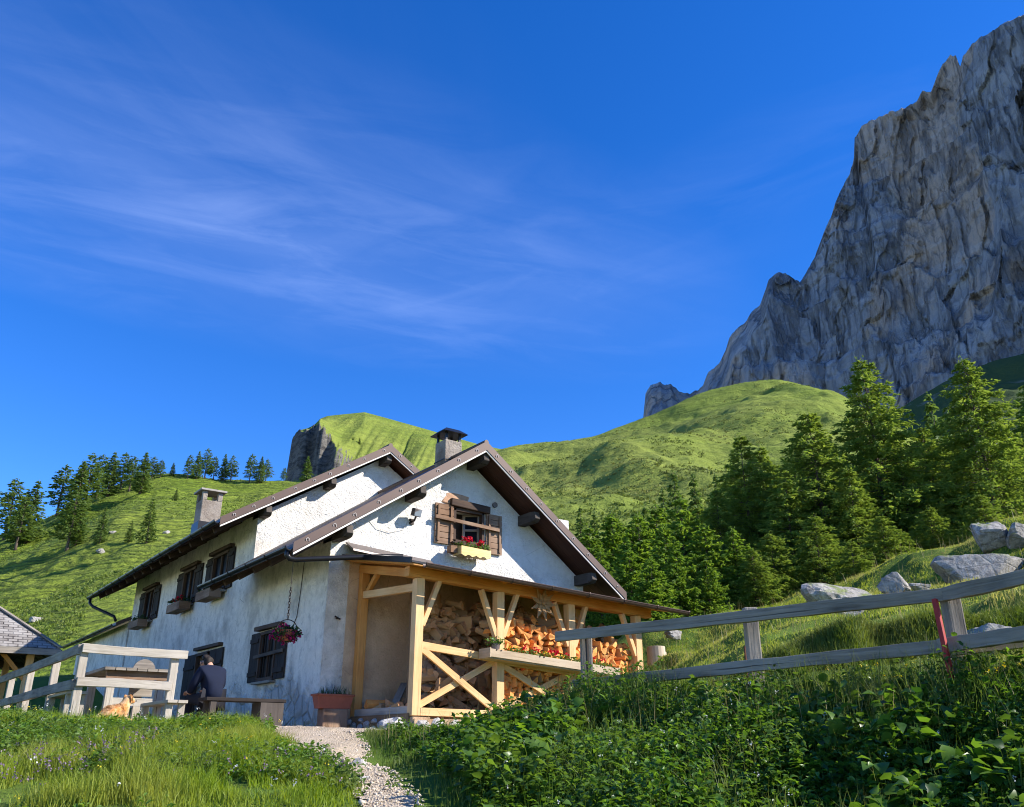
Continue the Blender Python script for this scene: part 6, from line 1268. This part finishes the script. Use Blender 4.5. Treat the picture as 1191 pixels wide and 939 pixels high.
def blob(c, ax, L, Wd):
    "soft elongated patch of the sheet around the centre c, along the direction to ax"
    mp = t.n.new('ShaderNodeMapping'); mp.vector_type = 'TEXTURE'; q = sheet(*c); mp.inputs['Location'].default_value = (q[0], q[1], 0); mp.inputs['Rotation'].default_value = (0, 0, place(c, ax)); mp.inputs['Scale'].default_value = (L, Wd, 1)
    t.link(cb.outputs[0], mp.inputs[0]); l = t.n.new('ShaderNodeVectorMath'); l.operation = 'LENGTH'; t.link(mp.outputs[0], l.inputs[0]); return t.ramp(l.outputs['Value'], [(.0, 1.0), (.45, .55), (1.0, 0.0)])
w1 = wisps((50, 230), (480, 350), 3.4, 2.6, .44, .76, 3.0); w2 = wisps((50, 300), (700, 400), 2.6, 6.0, .46, .78, 9.0); w3 = wisps((40, 120), (330, 330), 3.0, 2.2, .46, .80, 17.0); w4 = wisps((400, 400), (760, 300), 2.4, 4.0, .46, .78, 29.0)
m1 = blob((330, 280), (560, 340), 1.25, .62); m2 = blob((90, 150), (300, 260), 1.2, .75); m3 = blob((560, 320), (760, 280), .75, .42); m4 = blob((960, 160), (900, 190), .5, .2)
cl = t.math('MULTIPLY', m1, t.math('ADD', t.math('MULTIPLY', w1, .055), t.math('MULTIPLY', w2, .065))); cl = t.math('ADD', cl, t.math('MULTIPLY', m1, .02)); cl = t.math('ADD', cl, t.math('MULTIPLY', m2, t.math('ADD', t.math('MULTIPLY', w3, .03), .008)))
cl = t.math('ADD', cl, t.math('MULTIPLY', m3, t.math('ADD', t.math('MULTIPLY', w4, .04), .006))); cl = t.math('ADD', cl, t.math('MULTIPLY', m4, t.math('MULTIPLY', w4, .03))); cl = t.math('MINIMUM', cl, .75)
skc = t.mix(cl, hs.outputs[0], CLOUD)
bg = t.n.new('ShaderNodeBackground'); t.link(skc, bg.inputs[0]); bg.inputs[1].default_value = SKY_STR; ow = t.n.new('ShaderNodeOutputWorld'); t.link(bg.outputs[0], ow.inputs[0])
ld = bpy.data.lights.new('sun', 'SUN'); ld.energy = SUN_STR; ld.angle = R_(.53); ld.color = (1, .945, .86); lo = bpy.data.objects.new('sun', ld); COL.objects.link(lo); lo.rotation_euler = (-SUN).to_track_quat('-Z', 'Y').to_euler(); lo.location = (30, -30, 40)
cd = bpy.data.cameras.new('camera'); co = bpy.data.objects.new('camera', cd); COL.objects.link(co); co.location = CAM; cd.sensor_fit = 'HORIZONTAL'; cd.sensor_width = 36; cd.lens = FPX / 1191 * 36; cd.clip_start = .1; cd.clip_end = 6000
co.rotation_euler = (math.pi / 2 + PITCH, 0, -YAW); SC.camera = co
SC.view_settings.view_transform = 'Standard'; SC.view_settings.look = 'None'; SC.view_settings.exposure = EXPO; SC.view_settings.gamma = 1.0; SC.view_settings.use_curve_mapping = False
SC.cycles.max_bounces = 6; SC.cycles.diffuse_bounces = 4; SC.cycles.glossy_bounces = 2; SC.cycles.transmission_bounces = 3; SC.cycles.transparent_max_bounces = 4; SC.cycles.caustics_reflective = False; SC.cycles.caustics_refractive = False
SC.cycles.pixel_filter_type = 'BLACKMAN_HARRIS'; SC.cycles.filter_width = 1.05; SC.cycles.use_adaptive_sampling = True; SC.cycles.adaptive_threshold = .02; SC.cycles.use_denoising = True; SC.cycles.denoiser = 'OPENIMAGEDENOISE'; SC.cycles.sample_clamp_indirect = 6
